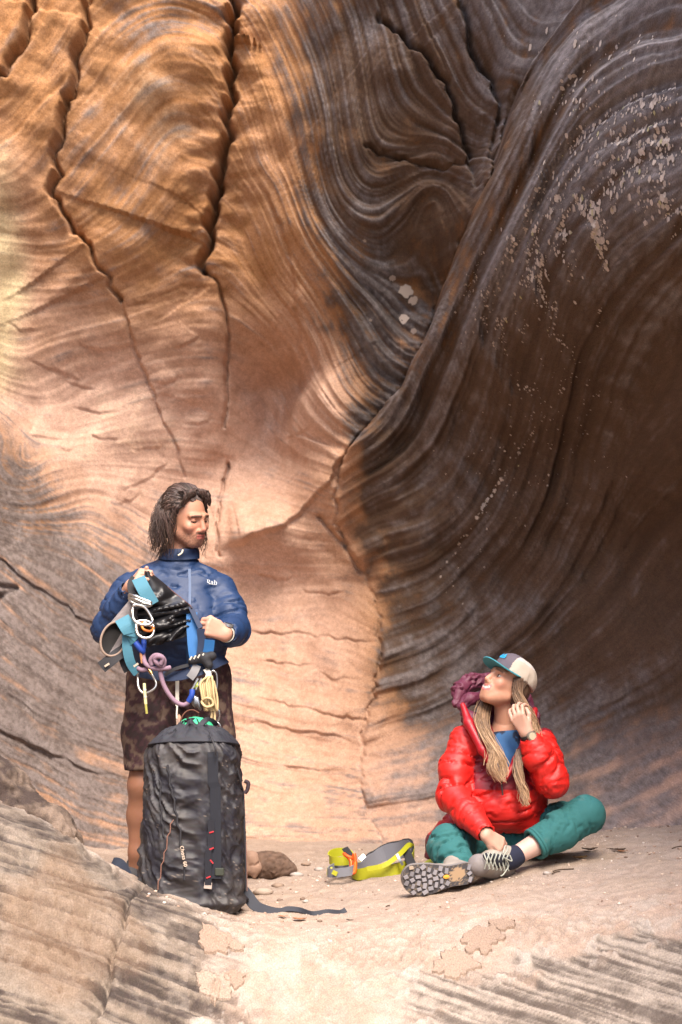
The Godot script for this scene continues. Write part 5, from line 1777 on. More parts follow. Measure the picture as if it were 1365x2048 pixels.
# ---------------------------------------------------------------- packs, harnesses and ironmongery
func pack_point(v: float, a: float) -> Vector3:
	# v: height 0 to 1, a: angle, 0 to the lens
	var half := lerpf(0.212, 0.190, smoothstep(0.05, 0.85, v))
	half *= lerpf(0.93, 1.0, smoothstep(0.0, 0.05, v))
	var deep := 0.14
	var lean := 0.012 * (1.0 - v) * -1.0
	var top := smoothstep(0.78, 1.02, v)
	half *= 1.0 - 0.74 * pow(top, 1.5)
	deep *= 1.0 - 0.66 * pow(top, 1.5)
	var s := sin(a)
	var c := cos(a)
	var x := signf(s) * pow(absf(s), 0.72) * half
	var z := signf(c) * pow(absf(c), 0.72) * deep
	return Vector3(x + lean, v * 0.765 + 0.012, z)

func build_backpack() -> void:
	var foot := at(389, 1826, 6.45)
	var pk := thing("backpack", "tall dusty black haul backpack standing upright on the sand in front of the standing person", "backpack", foot)
	# shell: closed tube of wrinkled coated cloth up to the collar
	var shell := Shape.new()
	var hem := 0.865
	var pos := PackedVector3Array()
	var col := PackedColorArray()
	var na := 150
	var nv := 170
	for j in nv:
		for i in na:
			var a := TAU * i / (na - 1) - PI
			var v := lerpf(0.0, hem + 0.02, j / (nv - 1.0))
			var p := pack_point(v, a)
			var out := (p - Vector3(0, p.y, 0)).normalized()
			# folds sag between the centre strap and the seams
			var panel := absf(a - 0.18)
			var sag := p.y * 1.0 + 0.035 * sin(panel * 3.4) + 0.03 * n_low.get_noise_2d(a * 1.5, v * 3.0)
			var f1 := n_bed.get_noise_2d(sag * 8.0 + 1.2 * a + 3.0, a * 0.6 + (5.0 if a > 0.18 else 0.0))
			var f2 := n_bed.get_noise_2d(sag * 34.0 + 9.0, a * 1.3)
			var calm := smoothstep(0.02, 0.18, panel)
			var dent := n_mid.get_noise_2d(a * 0.55, p.y * 1.1)
			p += out * (calm * (0.015 * (0.3 - absf(f1) * 1.6) + 0.0026 * f2) + 0.012 * dent)
			p += out * 0.014 * exp(-pow((v - 0.055) / 0.022, 2.0))
			pos.append(p)
			var dust := clampf(0.35 + 1.1 * n_mid.get_noise_3dv(p * 0.9) + 0.8 * n_fine.get_noise_3dv(p * 0.8), 0.0, 1.0)
			var c := Color(0.015, 0.015, 0.021).lerp(Color(0.048, 0.042, 0.041), dust * 0.7)
			if n_fine.get_noise_3dv(p * 2.6 + Vector3(4, 0, 0)) > 0.58: c = Color(0.16, 0.13, 0.11)
			col.append(c)
	shell.sheet(pos, na, nv, 0.0, col)
	var coated := cloth(Color.WHITE, 0.58)
	coated.normal_scale = 0.25
	put("shell", shell.mesh(), coated, pk)
	# base disc
	var bs := Shape.new()
	for k in 40:
		bs.quad(Vector3(0, 0.008, 0), pack_point(0.0, TAU * k / 40), pack_point(0.0, TAU * (k + 1) / 40), Vector3(0, 0.008, 0))
	put("base", bs.mesh(), plain(lin(0.03, 0.03, 0.035), 0.8), pk)
	# gathered collar that overhangs the shell
	var cs := Shape.new()
	var cp := PackedVector3Array()
	var cc := PackedColorArray()
	for j in 44:
		for i in 120:
			var a := TAU * i / 119.0 - PI
			var t := j / 43.0
			var dip := 0.030 * (1.0 - cos(a - 0.1)) * 0.9
			var v := lerpf(hem + 0.006 - dip, 1.0, t)
			var p := pack_point(v, a)
			var out := (p - Vector3(0, p.y, 0)).normalized()
			var gather := n_bed.get_noise_2d(a * 2.6 + 2.0, t * 1.2)
			p += out * (0.012 * sqrt(maxf(1.0 - pow(2.0 * t - 0.6, 2.0), 0.0)) + 0.045 * (0.22 - absf(gather)) * smoothstep(0.05, 0.7, t) + 0.008 * n_mid.get_noise_3dv(p))
			p.y -= 0.022 * smoothstep(0.6, 1.0, t) * absf(sin(a))
			if t < 0.05: p -= out * 0.012
			cp.append(p)
			cc.append(Color(0.012, 0.013, 0.020).lerp(Color(0.028, 0.029, 0.038), clampf(0.5 + n_mid.get_noise_3dv(p * 2.0), 0, 1)))
	cs.sheet(cp, 120, 44, 0.004, cc)
	put("collar", cs.mesh(), cloth(Color.WHITE, 0.75), pk)
	# straps and seams down the front
	var on := func(px: float, py: float, lift := 0.010) -> Vector3:
		var q := at(px, py, 6.30) - foot
		var v := clampf((q.y - 0.012) / 0.765, 0.0, 1.0)
		var best := 0.0
		var bd := 9.0
		for k in 60:
			var a := -1.45 + 2.9 * k / 59.0
			var d := absf(pack_point(v, a).x - q.x)
			if d < bd: bd = d; best = a
		var p := pack_point(v, best)
		return p + (p - Vector3(0, p.y, 0)).normalized() * lift
	var line := func(pts: Array, n: int, lift := 0.012) -> PackedVector3Array:
		var c := Curve2D.new()
		for p in pts: c.add_point(Vector2(p[0], p[1]))
		var out := PackedVector3Array()
		for k in n:
			var q := c.sample_baked(c.get_baked_length() * k / (n - 1))
			out.append(on.call(q.x, q.y, lift))
		return out
	var st := Shape.new()
	st.strap(line.call([[424, 1504], [426, 1600], [428, 1700], [431, 1758]], 26), Vector3.RIGHT, 0.041, 0.004)
	put("daisy_strap", st.mesh(), cloth(lin(0.008, 0.010, 0.018), 0.8), pk)
	var st2 := Shape.new()
	st2.strap(line.call([[419, 1640], [416, 1700], [411, 1770]], 16, 0.017), Vector3.RIGHT, 0.026, 0.004)
	put("daisy_strap", st2.mesh(), cloth(lin(0.007, 0.008, 0.015), 0.8), pk)
	for q in [[419, 1697, 0.4], [417, 1723, -0.9], [414, 1754, 0.4], [421, 1664, 0.3]]:
		var rd := Shape.new()
		rd.box(Transform3D(Basis(Vector3.BACK, q[2]), on.call(q[0], q[1], 0.021)), Vector3(0.018, 0.005, 0.003))
		put("red_stitch", rd.mesh(), plain(lin(0.45, 0.02, 0.03), 0.7), pk)
	var bk := Shape.new()
	bk.box(Transform3D(Basis(), on.call(434, 1744, 0.018)), Vector3(0.036, 0.030, 0.012), 0.004)
	put("buckle", bk.mesh(), plain(lin(0.035, 0.042, 0.03), 0.5), pk)
	var pt := Shape.new()
	pt.box(Transform3D(Basis(Vector3.BACK, -0.1), on.call(412, 1771, 0.016)), Vector3(0.030, 0.024, 0.004))
	put("patch", pt.mesh(), plain(lin(0.40, 0.33, 0.29), 0.9), pk)
	for sm in [[[338, 1530], [345, 1580], [356, 1640], [368, 1700], [376, 1760]], [[470, 1540], [482, 1600], [486, 1680], [487, 1790]], [[322, 1560], [325, 1640], [334, 1700]]]:
		var sh := Shape.new()
		sh.tube(line.call(sm, 24, 0.008), 0.0042, 6)
		put("seam", sh.mesh(), plain(lin(0.022, 0.022, 0.028), 0.8), pk)
	for cd in [[[348, 1640], [340, 1670], [330, 1720], [318, 1780]], [[487, 1690], [489, 1740], [491, 1790]]]:
		var sh := Shape.new()
		sh.tube(line.call(cd, 18, 0.011), 0.0022, 5)
		put("cord", sh.mesh(), plain(lin(0.24, 0.12, 0.09), 0.8), pk)
	var tm := TextMesh.new()
	var font := SystemFont.new()
	font.font_names = PackedStringArray(["Droid Sans"])
	font.font_weight = 700
	tm.font = font
	tm.text = "Choss 60"
	tm.font_size = 24
	tm.pixel_size = 0.00082
	tm.depth = 0.001
	var tx := put("lettering", tm, plain(lin(0.55, 0.45, 0.36), 0.8), pk)
	tx.transform = Transform3D(Basis(Vector3.UP, -0.12) * Basis(Vector3.BACK, -PI / 2 + 0.20), on.call(370, 1712, 0.022))
	# haul loops on the sides
	for side in [[[306, 1562], [313, 1557], [322, 1563], [318, 1574], [308, 1575]], [[490, 1562], [497, 1566], [495, 1580], [490, 1586]]]:
		var sh := Shape.new()
		var lp: Array = []
		for q in side: lp.append(at(q[0], q[1], 6.40) - foot)
		sh.tube(curve_through(lp, 18), 0.008, 6)
		put("side_loop", sh.mesh(), plain(lin(0.03, 0.018, 0.024), 0.8), pk)
	# grab handle
	var hd := Shape.new()
	var hp: Array = []
	for q in [[398, 1466, 6.36], [402, 1450, 6.38], [412, 1440, 6.41], [425, 1442, 6.46], [434, 1450, 6.5]]: hp.append(at(q[0], q[1], q[2]) - foot)
	ribbon(hd, curve_through(hp, 16), 0.020, 0.005)
	put("grab_handle", hd.mesh(), cloth(lin(0.025, 0.026, 0.036), 0.8), pk)
	# draw cord down from the collar
	var dc := Shape.new()
	var dp: Array = []
	for q in [[419, 1462, 6.33], [424, 1478, 6.30], [431, 1496, 6.28], [432, 1512, 6.285]]: dp.append(at(q[0], q[1], q[2]) - foot)
	dc.tube(curve_through(dp, 12), 0.0034, 6)
	put("draw_cord", dc.mesh(), plain(lin(0.02, 0.02, 0.026), 0.6), pk)
	# shoulder and hip straps that lie on the sand
	var tail := Shape.new()
	var tp: Array = []
	for q in [[478, 1770, 6.50], [496, 1792, 6.48], [512, 1812, 6.46], [535, 1826, 6.45], [560, 1831, 6.45], [577, 1826, 6.46], [600, 1823, 6.47], [625, 1817, 6.50], [655, 1816, 6.51], [680, 1811, 6.53], [692, 1808, 6.54]]:
		var w := at(q[0], q[1], q[2])
		if q[0] > 520: w.y = ground_y(w.x, w.z) + 0.010 + 0.006 * sin(q[0] * 0.2)
		tp.append(w - foot)
	var tl := curve_through(tp, 50)
	var tw := PackedFloat32Array()
	for k in 50: tw.append(lerpf(0.046, 0.020, smoothstep(0.15, 0.45, k / 49.0)))
	ribbon(tail, tl, tw, 0.006, Vector3(0, 0.45, 1.0))
	put("hip_strap", tail.mesh(), cloth(lin(0.016, 0.019, 0.030), 0.7), pk)
	var tab := Shape.new()
	tab.box(Transform3D(Basis(Vector3.BACK, 0.2), at(516, 1838, 6.42) - foot), Vector3(0.020, 0.026, 0.004))
	put("strap_tab", tab.mesh(), cloth(lin(0.016, 0.019, 0.030), 0.7), pk)
	for q in [[[226, 1726, 6.78], [240, 1728, 6.74], [252, 1748, 6.66], [268, 1782, 6.58], [300, 1800, 6.55]], [[290, 1750, 6.62], [275, 1765, 6.60], [262, 1790, 6.58]]]:
		var sh := Shape.new()
		var lp: Array = []
		for s in q: lp.append(at(s[0], s[1], s[2]) - foot)
		ribbon(sh, curve_through(lp, 20), 0.045, 0.012, Vector3(0.3, 0.4, 1.0))
		put("shoulder_strap", sh.mesh(), cloth(lin(0.013, 0.020, 0.038), 0.75), pk)

	var gb := Flesh.new()
	var gp := at(388, 1455, 6.44)
	gb.ell(Vector3.ZERO, Basis(), Vector3(0.062, 0.042, 0.055), 0.02)
	gb.ell(Vector3(0.03, -0.005, -0.01), Basis(), Vector3(0.05, 0.030, 0.05), 0.02)
	var gs := gb.build(0.006)
	crease(gs, gb, 0.005, 2.0, 2.0, 3.0)
	var go := put(numbered("rope_bag"), gs.mesh(), cloth(lin(0.03, 0.42, 0.20), 0.7), self)
	go.position = gp
	tag(go, "bright green rope bag peeping out of the top of the backpack", "bag")

func steel(c := Color(0.62, 0.62, 0.60), rough := 0.28) -> StandardMaterial3D:
	return plain(c.linear_to_srgb(), rough, 1.0)

func carabiner(label: String, pts: Array, r: float, m: Material, gate_from: int, gate_m: Material, gate_fat := 1.25, group := "carabiners on the black harness") -> void:
	var c := Vector3.ZERO
	for p in pts: c += at(p[0], p[1], p[2]) / pts.size()
	var t := thing("carabiner", label, "carabiner", c, group)
	var loop: Array = []
	for p in pts: loop.append(at(p[0], p[1], p[2]) - c)
	var ring := curve_through(loop, pts.size() * 6, true)
	var s := Shape.new()
	s.tube(ring, r, 8, true)
	put("frame", s.mesh(), m, t)
	var g := Shape.new()
	var gp := PackedVector3Array()
	for k in 8: gp.append(ring[(gate_from * 6 + k) % ring.size()])
	g.tube(gp, r * gate_fat, 8)
	put("gate", g.mesh(), gate_m, t)

func strap_part(called: String, pts: Array, w: float, m: Material, parent: Node3D, n := 14, thick := 0.004, face := Vector3(0.1, 0.2, 1)) -> MeshInstance3D:
	var s := Shape.new()
	var q: Array = []
	for p in pts: q.append(at(p[0], p[1], p[2]) - parent.position)
	ribbon(s, curve_through(q, n), w, thick, face)
	return put(called, s.mesh(), m, parent)

func rope_part(called: String, pts: Array, r: float, m: Material, parent: Node3D, n := 20, closed := false) -> MeshInstance3D:
	var s := Shape.new()
	var q: Array = []
	for p in pts: q.append(at(p[0], p[1], p[2]) - parent.position)
	s.tube(curve_through(q, n, closed), r, 8, closed)
	return put(called, s.mesh(), m, parent)

func build_held_harness() -> void:
	var hn := thing("climbing_harness", "black canyoneering harness with light blue webbing held up by the standing person", "harness", at(310, 1260, 6.74))
	var o := hn.position
	# the glossy seat panel, hanging in folds from the fist
	var s := Shape.new()
	var p := PackedVector3Array()
	var nx := 40
	var ny := 46
	for j in ny:
		for i in nx:
			var u := i / (nx - 1.0)
			var v := j / (ny - 1.0)
			var a := Vector2(292, 1142).lerp(Vector2(288, 1296), v) + Vector2(-14 * sin(v * PI), 0)
			var b := Vector2(298, 1144).lerp(Vector2(384, 1214), minf(v * 2.4, 1.0)).lerp(Vector2(380, 1272), maxf(v - 0.42, 0.0) / 0.58)
			var q := a.lerp(b, u)
			var fold := n_bed.get_noise_2d(v * 4.2 + 0.9 * u, u * 0.9 + 7.0)
			p.append(at(q.x, q.y, 6.735 + 0.03 * u - 0.045 * (0.5 - absf(fold) * 2.0) * smoothstep(0.15, 0.5, v) - 0.025 * sin(u * PI)) - o)
	s.sheet(p, nx, ny, 0.005)
	put("seat_panel", s.mesh(), plain(lin(0.010, 0.010, 0.012), 0.42), hn)
	var ed := Shape.new()
	var ep := PackedVector3Array()
	for j in ny: ep.append(p[j * nx + nx - 1] + Vector3(0, 0, 0.004))
	ed.tube(ep, 0.0035, 6)
	put("panel_binding", ed.mesh(), plain(lin(0.10, 0.05, 0.05), 0.8), hn)
	# a stiff leg loop, open towards the lens
	var lg := Shape.new()
	var lp := PackedVector3Array()
	var lc := PackedColorArray()
	var rows := 16
	var seg := 40
	for j in rows:
		for i in seg:
			var v := j / (rows - 1.0)
			var a := TAU * i / (seg - 1)
			var c := Vector2(228, 1278).lerp(Vector2(276, 1206), v)
			var rx := lerpf(25.0, 15.0, v)
			var ry := lerpf(35.0, 26.0, v)
			var tilt := 0.35
			var e := Vector2(cos(a) * rx, sin(a) * ry).rotated(tilt)
			lp.append(at(c.x + e.x, c.y + e.y, 6.665 + 0.10 * v + 0.020 * cos(a + 0.6)) - o)
			lc.append(Color(0.16, 0.14, 0.14) * (1.0 + 0.4 * n_fine.get_noise_2d(a * 2.0, v * 3.0)))
	lg.sheet(lp, seg, rows, 0.0, lc)
	var lm := cloth(Color.WHITE, 0.85)
	put("leg_loop", lg.mesh(), lm, hn)
	var li := Shape.new()
	var ip := PackedVector3Array()
	for j in rows:
		for i in seg:
			var v := j / (rows - 1.0)
			var a := TAU * i / (seg - 1)
			var c := Vector2(228, 1278).lerp(Vector2(276, 1206), v)
			var e := Vector2(cos(a) * (lerpf(25.0, 15.0, v) - 2.2), sin(a) * (lerpf(35.0, 26.0, v) - 2.2)).rotated(0.35) * (1.0 if j < rows - 1 else 0.02)
			ip.append(at(c.x + e.x, c.y + e.y, 6.667 + 0.10 * v + 0.020 * cos(a + 0.6)) - o)
	li.sheet(ip, seg, rows)
	put("leg_loop_lining", li.mesh(), plain(lin(0.006, 0.005, 0.005), 0.8), hn)
	var rm := Shape.new()
	rm.tube(lp.slice(0, seg - 1), 0.0052, 6, true)
	put("leg_loop_binding", rm.mesh(), plain(lin(0.26, 0.19, 0.15), 0.85), hn)
	var sky := cloth(lin(0.052, 0.18, 0.25), 0.75)
	var deep := cloth(lin(0.010, 0.105, 0.30), 0.7)
	var black := cloth(lin(0.014, 0.014, 0.018), 0.75)
	var navy := cloth(lin(0.010, 0.022, 0.06), 0.7)
	strap_part("webbing", [[277, 1156, 6.69], [288, 1178, 6.665], [306, 1209, 6.67]], 0.056, sky, hn)
	strap_part("webbing", [[244, 1236, 6.64], [254, 1252, 6.62], [263, 1268, 6.63], [252, 1280, 6.66]], 0.062, sky, hn)
	strap_part("webbing", [[255, 1266, 6.655], [255, 1296, 6.65], [262, 1326, 6.66], [276, 1346, 6.68]], 0.040, sky, hn)
	strap_part("webbing", [[262, 1296, 6.69], [240, 1306, 6.67], [222, 1320, 6.655], [203, 1335, 6.65]], 0.050, black, hn)
	strap_part("webbing", [[244, 1306, 6.70], [250, 1325, 6.70], [258, 1342, 6.70]], 0.040, black, hn)
	strap_part("webbing", [[270, 1155, 6.72], [262, 1170, 6.71], [268, 1195, 6.70], [276, 1218, 6.69]], 0.030, black, hn)
	strap_part("webbing", [[382, 1214, 6.75], [392, 1236, 6.73], [402, 1256, 6.71]], 0.020, navy, hn)
	strap_part("webbing", [[384, 1225, 6.765], [385, 1262, 6.74], [388, 1300, 6.72], [394, 1334, 6.71]], 0.046, deep, hn)
	strap_part("webbing", [[420, 1280, 6.68], [417, 1302, 6.69], [408, 1324, 6.70]], 0.042, deep, hn)
	strap_part("webbing", [[402, 1258, 6.69], [404, 1290, 6.70], [398, 1326, 6.70]], 0.034, navy, hn)
	strap_part("waist_belt", [[268, 1342, 6.80], [300, 1349, 6.74], [345, 1353, 6.71], [392, 1344, 6.70], [425, 1330, 6.74], [452, 1318, 6.84]], 0.040, navy, hn, 24, 0.007)
	strap_part("webbing", [[395, 1330, 6.69], [388, 1345, 6.68], [380, 1356, 6.68]], 0.034, cloth(lin(0.20, 0.20, 0.21), 0.8), hn)
	strap_part("webbing", [[330, 1350, 6.70], [350, 1338, 6.69], [378, 1330, 6.69]], 0.014, black, hn)
	var kb := Flesh.new()
	kb.cap(at(384, 1322, 6.685) - o, at(424, 1312, 6.685) - o, 0.016, 0.020, 0.01)
	kb.cap(at(404, 1312, 6.68) - o, at(418, 1330, 6.68) - o, 0.018, 0.018, 0.01)
	put("belt_knot", kb.build(0.006).mesh(), black, hn)
	for k in 4:
		strap_part("stitch_bar", [[380 + 8 * k, 1320 - 2 * k, 6.665], [384 + 8 * k, 1313 - 2 * k, 6.662]], 0.006, plain(lin(0.62, 0.58, 0.5), 0.8), hn, 3, 0.002)
	for q in [[214, 1330], [272, 1330]]:
		strap_part("stitch_bar", [[q[0] - 4, q[1] + 3, 6.64], [q[0] + 5, q[1] - 3, 6.638]], 0.008, plain(lin(0.45, 0.36, 0.28), 0.8), hn, 3, 0.002)

	# metal on the harness
	var bright := steel()
	var dark := steel(Color(0.30, 0.30, 0.31), 0.35)
	var brass := steel(Color(0.55, 0.36, 0.14), 0.35)
	var orange := plain(lin(0.75, 0.20, 0.02), 0.4)
	for k in 2:
		var ql := thing("quick_link", ["upper silver steel link threaded on the harness strap by the raised fist", "lower silver steel link threaded on the harness strap by the raised fist"][k], "steel link", at(282, 1199 + 6 * k, 6.64), "steel links on the black harness")
		rope_part("link_body", [[259, 1189 + 6 * k, 6.66], [270, 1192 + 6 * k, 6.64], [288, 1199 + 6 * k, 6.63], [303, 1205 + 5 * k, 6.63], [296, 1208 + 5 * k, 6.655], [275, 1203 + 6 * k, 6.665], [261, 1196 + 6 * k, 6.67]], 0.0048, bright, ql, 40, true)
		rope_part("screw_sleeve", [[272, 1192.5 + 6 * k, 6.639], [280, 1196 + 6 * k, 6.635]], 0.0068, bright, ql, 4)
	carabiner("large silver carabiner, upper of two hanging in front of the black seat panel", [[266, 1217, 6.62], [270, 1210, 6.62], [290, 1215, 6.63], [305, 1238, 6.63], [301, 1248, 6.61], [284, 1249, 6.60], [270, 1242, 6.60], [266, 1230, 6.61]], 0.0062, bright, 7, bright)
	carabiner("silver carabiner, lower of two hanging in front of the black seat panel", [[273, 1250, 6.635], [279, 1242, 6.64], [301, 1244, 6.65], [308, 1258, 6.64], [304, 1272, 6.63], [290, 1276, 6.62], [276, 1268, 6.62]], 0.0062, bright, 6, bright)
	carabiner("small carabiner with an orange body between the two large silver ones", [[284, 1250, 6.64], [288, 1246, 6.64], [303, 1252, 6.645], [307, 1257, 6.635], [300, 1262, 6.63], [288, 1259, 6.63]], 0.0052, orange, 1, bright)
	carabiner("triangular steel carabiner with a brass sleeve hanging below the blue jacket hem", [[277, 1346, 6.71], [277, 1372, 6.69], [284, 1384, 6.685], [293, 1386, 6.685], [308, 1378, 6.685], [313, 1366, 6.69], [304, 1348, 6.70], [296, 1338, 6.71], [284, 1339, 6.715]], 0.0052, bright, 6, brass, 1.5)
	carabiner("narrow grey carabiner beside the tan cord bundle", [[421, 1348, 6.68], [427, 1342, 6.68], [434, 1350, 6.68], [434, 1376, 6.675], [427, 1390, 6.67], [423, 1384, 6.67], [424, 1364, 6.675]], 0.0046, dark, 0, dark)
	carabiner("small round silver carabiner below the tan cord, against the mottled shorts", [[430, 1420, 6.70], [436, 1418, 6.70], [440, 1428, 6.70], [437, 1440, 6.70], [431, 1441, 6.70]], 0.0042, bright, 1, bright)
	carabiner("little silver clip with a brass gate just above the backpack's grab handle", [[432, 1446, 6.60], [438, 1447, 6.60], [442, 1455, 6.60], [440, 1463, 6.60], [434, 1459, 6.60]], 0.0044, bright, 2, brass)
	# pulley
	var pl := thing("pulley", "small silver pulley hanging from the blue harness webbing", "pulley", at(396, 1368, 6.68))
	for k in 2:
		var sh := Shape.new()
		sh.box(Transform3D(Basis(Vector3.BACK, -0.5), Vector3(-0.010 + 0.016 * k, 0, 0.006 * k)), Vector3(0.011, 0.056, 0.026), 0.004)
		put("side_plate", sh.mesh(), bright, pl)
	var wh := CylinderMesh.new()
	wh.top_radius = 0.017; wh.bottom_radius = 0.017; wh.height = 0.010; wh.radial_segments = 20
	var wheel := put("sheave", wh, plain(lin(0.25, 0.30, 0.05), 0.5), pl)
	wheel.transform = Transform3D(Basis(Vector3.BACK, PI / 2 - 0.5), Vector3(-0.002, -0.008, 0.003))
	var ds := thing("descender", "grey metal descender hanging below the small silver pulley", "descender", at(390, 1402, 6.69))
	var dsh := Flesh.new()
	dsh.ell(Vector3.ZERO, Basis(Vector3.BACK, 0.15), Vector3(0.015, 0.028, 0.010), 0.01)
	dsh.ell(Vector3(0.018, -0.012, 0), Basis(Vector3.BACK, 0.2), Vector3(0.010, 0.030, 0.009), 0.008)
	put("plate", dsh.build(0.004).mesh(), steel(Color(0.35, 0.35, 0.36), 0.4), ds)
	# purple lanyard with a knot
	var purple := cloth(lin(0.24, 0.155, 0.21), 0.85)
	var royal := cloth(lin(0.012, 0.055, 0.33), 0.6)
	var ln := thing("lanyard", "mauve rope lanyard knotted at the waist with royal blue sleeves at its ends", "lanyard", at(325, 1340, 6.68))
	rope_part("rope", [[286, 1300, 6.67], [288, 1318, 6.66], [294, 1330, 6.65], [310, 1337, 6.65], [330, 1337, 6.65], [341, 1335, 6.66]], 0.0098, purple, ln)
	rope_part("rope", [[322, 1330, 6.66], [322, 1348, 6.66], [328, 1370, 6.66], [340, 1391, 6.66], [354, 1405, 6.66], [368, 1410, 6.66], [378, 1405, 6.66]], 0.0098, purple, ln)
	rope_part("rope", [[276, 1336, 6.68], [284, 1340, 6.67], [296, 1338, 6.665]], 0.0098, purple, ln)
	rope_part("knot", [[304, 1330, 6.645], [302, 1320, 6.64], [310, 1311, 6.635], [322, 1312, 6.635], [329, 1321, 6.64], [326, 1332, 6.645], [314, 1326, 6.63], [311, 1318, 6.63], [318, 1313, 6.62], [326, 1317, 6.625], [322, 1328, 6.63]], 0.0098, purple, ln, 50)
	rope_part("end_sleeve", [[271, 1283, 6.65], [276, 1291, 6.645], [283, 1300, 6.65], [286, 1304, 6.66]], 0.0135, royal, ln, 10)
	rope_part("end_sleeve", [[288, 1280, 6.66], [288, 1292, 6.655], [286, 1302, 6.66]], 0.0115, royal, ln, 8)
	rope_part("end_sleeve", [[385, 1380, 6.66], [384, 1391, 6.655], [378, 1403, 6.66]], 0.0120, royal, ln, 10)
	rope_part("whipping", [[282, 1303, 6.65], [283, 1314, 6.655], [285, 1326, 6.66]], 0.0060, plain(lin(0.50, 0.24, 0.11), 0.7), ln, 8)
	var wc := thing("cord", "thin white cord hanging straight down between the legs of the shorts", "cord", at(356, 1390, 6.76))
	strap_part("strand", [[355, 1348, 6.74], [355, 1380, 6.745], [355, 1412, 6.75]], 0.015, plain(lin(0.62, 0.58, 0.50), 0.8), wc, 10, 0.004)
	rope_part("cord_end", [[355, 1411, 6.75], [354, 1425, 6.75], [354, 1437, 6.75]], 0.0040, plain(lin(0.70, 0.68, 0.62), 0.7), wc, 6)
	var yt := thing("glow_stick", "slim pale yellow stick hanging from the triangular steel carabiner", "stick", at(291, 1395, 6.68))
	rope_part("tube", [[289, 1367, 6.672], [290, 1385, 6.672], [292, 1408, 6.675]], 0.0065, plain(lin(0.72, 0.68, 0.36), 0.35), yt, 8)
	rope_part("tip", [[292, 1408, 6.675], [293, 1418, 6.676], [294, 1427, 6.678]], 0.0055, plain(lin(0.40, 0.38, 0.10), 0.35), yt, 6)
	for k in 2:
		rope_part("band", [[290 + k, 1378 + 14 * k, 6.671], [290 + k, 1381 + 14 * k, 6.671]], 0.0074, plain(lin(0.55, 0.54, 0.5), 0.5), yt, 3)
	# tan cord bundle
	var tan_ := cloth(lin(0.50, 0.38, 0.20), 0.9)
	var cb := thing("cord_bundle", "coiled bundle of tan cord hanging at the hip, beside the narrow grey carabiner", "cord", at(416, 1390, 6.67))
	rng.seed = 13
	for k in 7:
		var x := 404.0 + 4.0 * k
		var d := 6.65 + 0.008 * (k % 3)
		rope_part("coil", [[418 + k, 1352, d + 0.01], [x - 2, 1366, d], [x, 1390, d - 0.008], [x + 4, 1412 + 3 * (k % 2), d], [x + 7, 1420, d + 0.008], [x + 7, 1396, d + 0.016], [422 + k, 1362, d + 0.016]], 0.0048, tan_, cb, 34)
	rope_part("wrap", [[405, 1402, 6.645], [414, 1396, 6.632], [424, 1400, 6.64], [426, 1410, 6.64], [414, 1414, 6.632], [406, 1408, 6.64]], 0.0055, tan_, cb, 30, true)
	for k in 2:
		rope_part("tail", [[423 + 6 * k, 1395, 6.67], [424 + 6 * k, 1425, 6.67], [421 + 9 * k, 1456, 6.66]], 0.0052, tan_, cb, 10)
	strap_part("hitch", [[412, 1338, 6.69], [418, 1348, 6.67], [415, 1358, 6.66]], 0.022, plain(lin(0.6, 0.58, 0.52), 0.6), cb, 6, 0.006)
	var oc := thing("cord_loop", "short rust brown loop of cord between the shorts and the backpack top", "cord", at(385, 1440, 6.62))
	rope_part("strand", [[362, 1462, 6.60], [362, 1440, 6.61], [372, 1424, 6.62], [386, 1420, 6.63], [398, 1426, 6.63]], 0.0032, plain(lin(0.10, 0.035, 0.018), 0.8), oc, 20)
	rope_part("strand", [[372, 1452, 6.58], [380, 1441, 6.58], [392, 1438, 6.59], [400, 1444, 6.6]], 0.0042, plain(lin(0.12, 0.045, 0.03), 0.8), oc, 14)

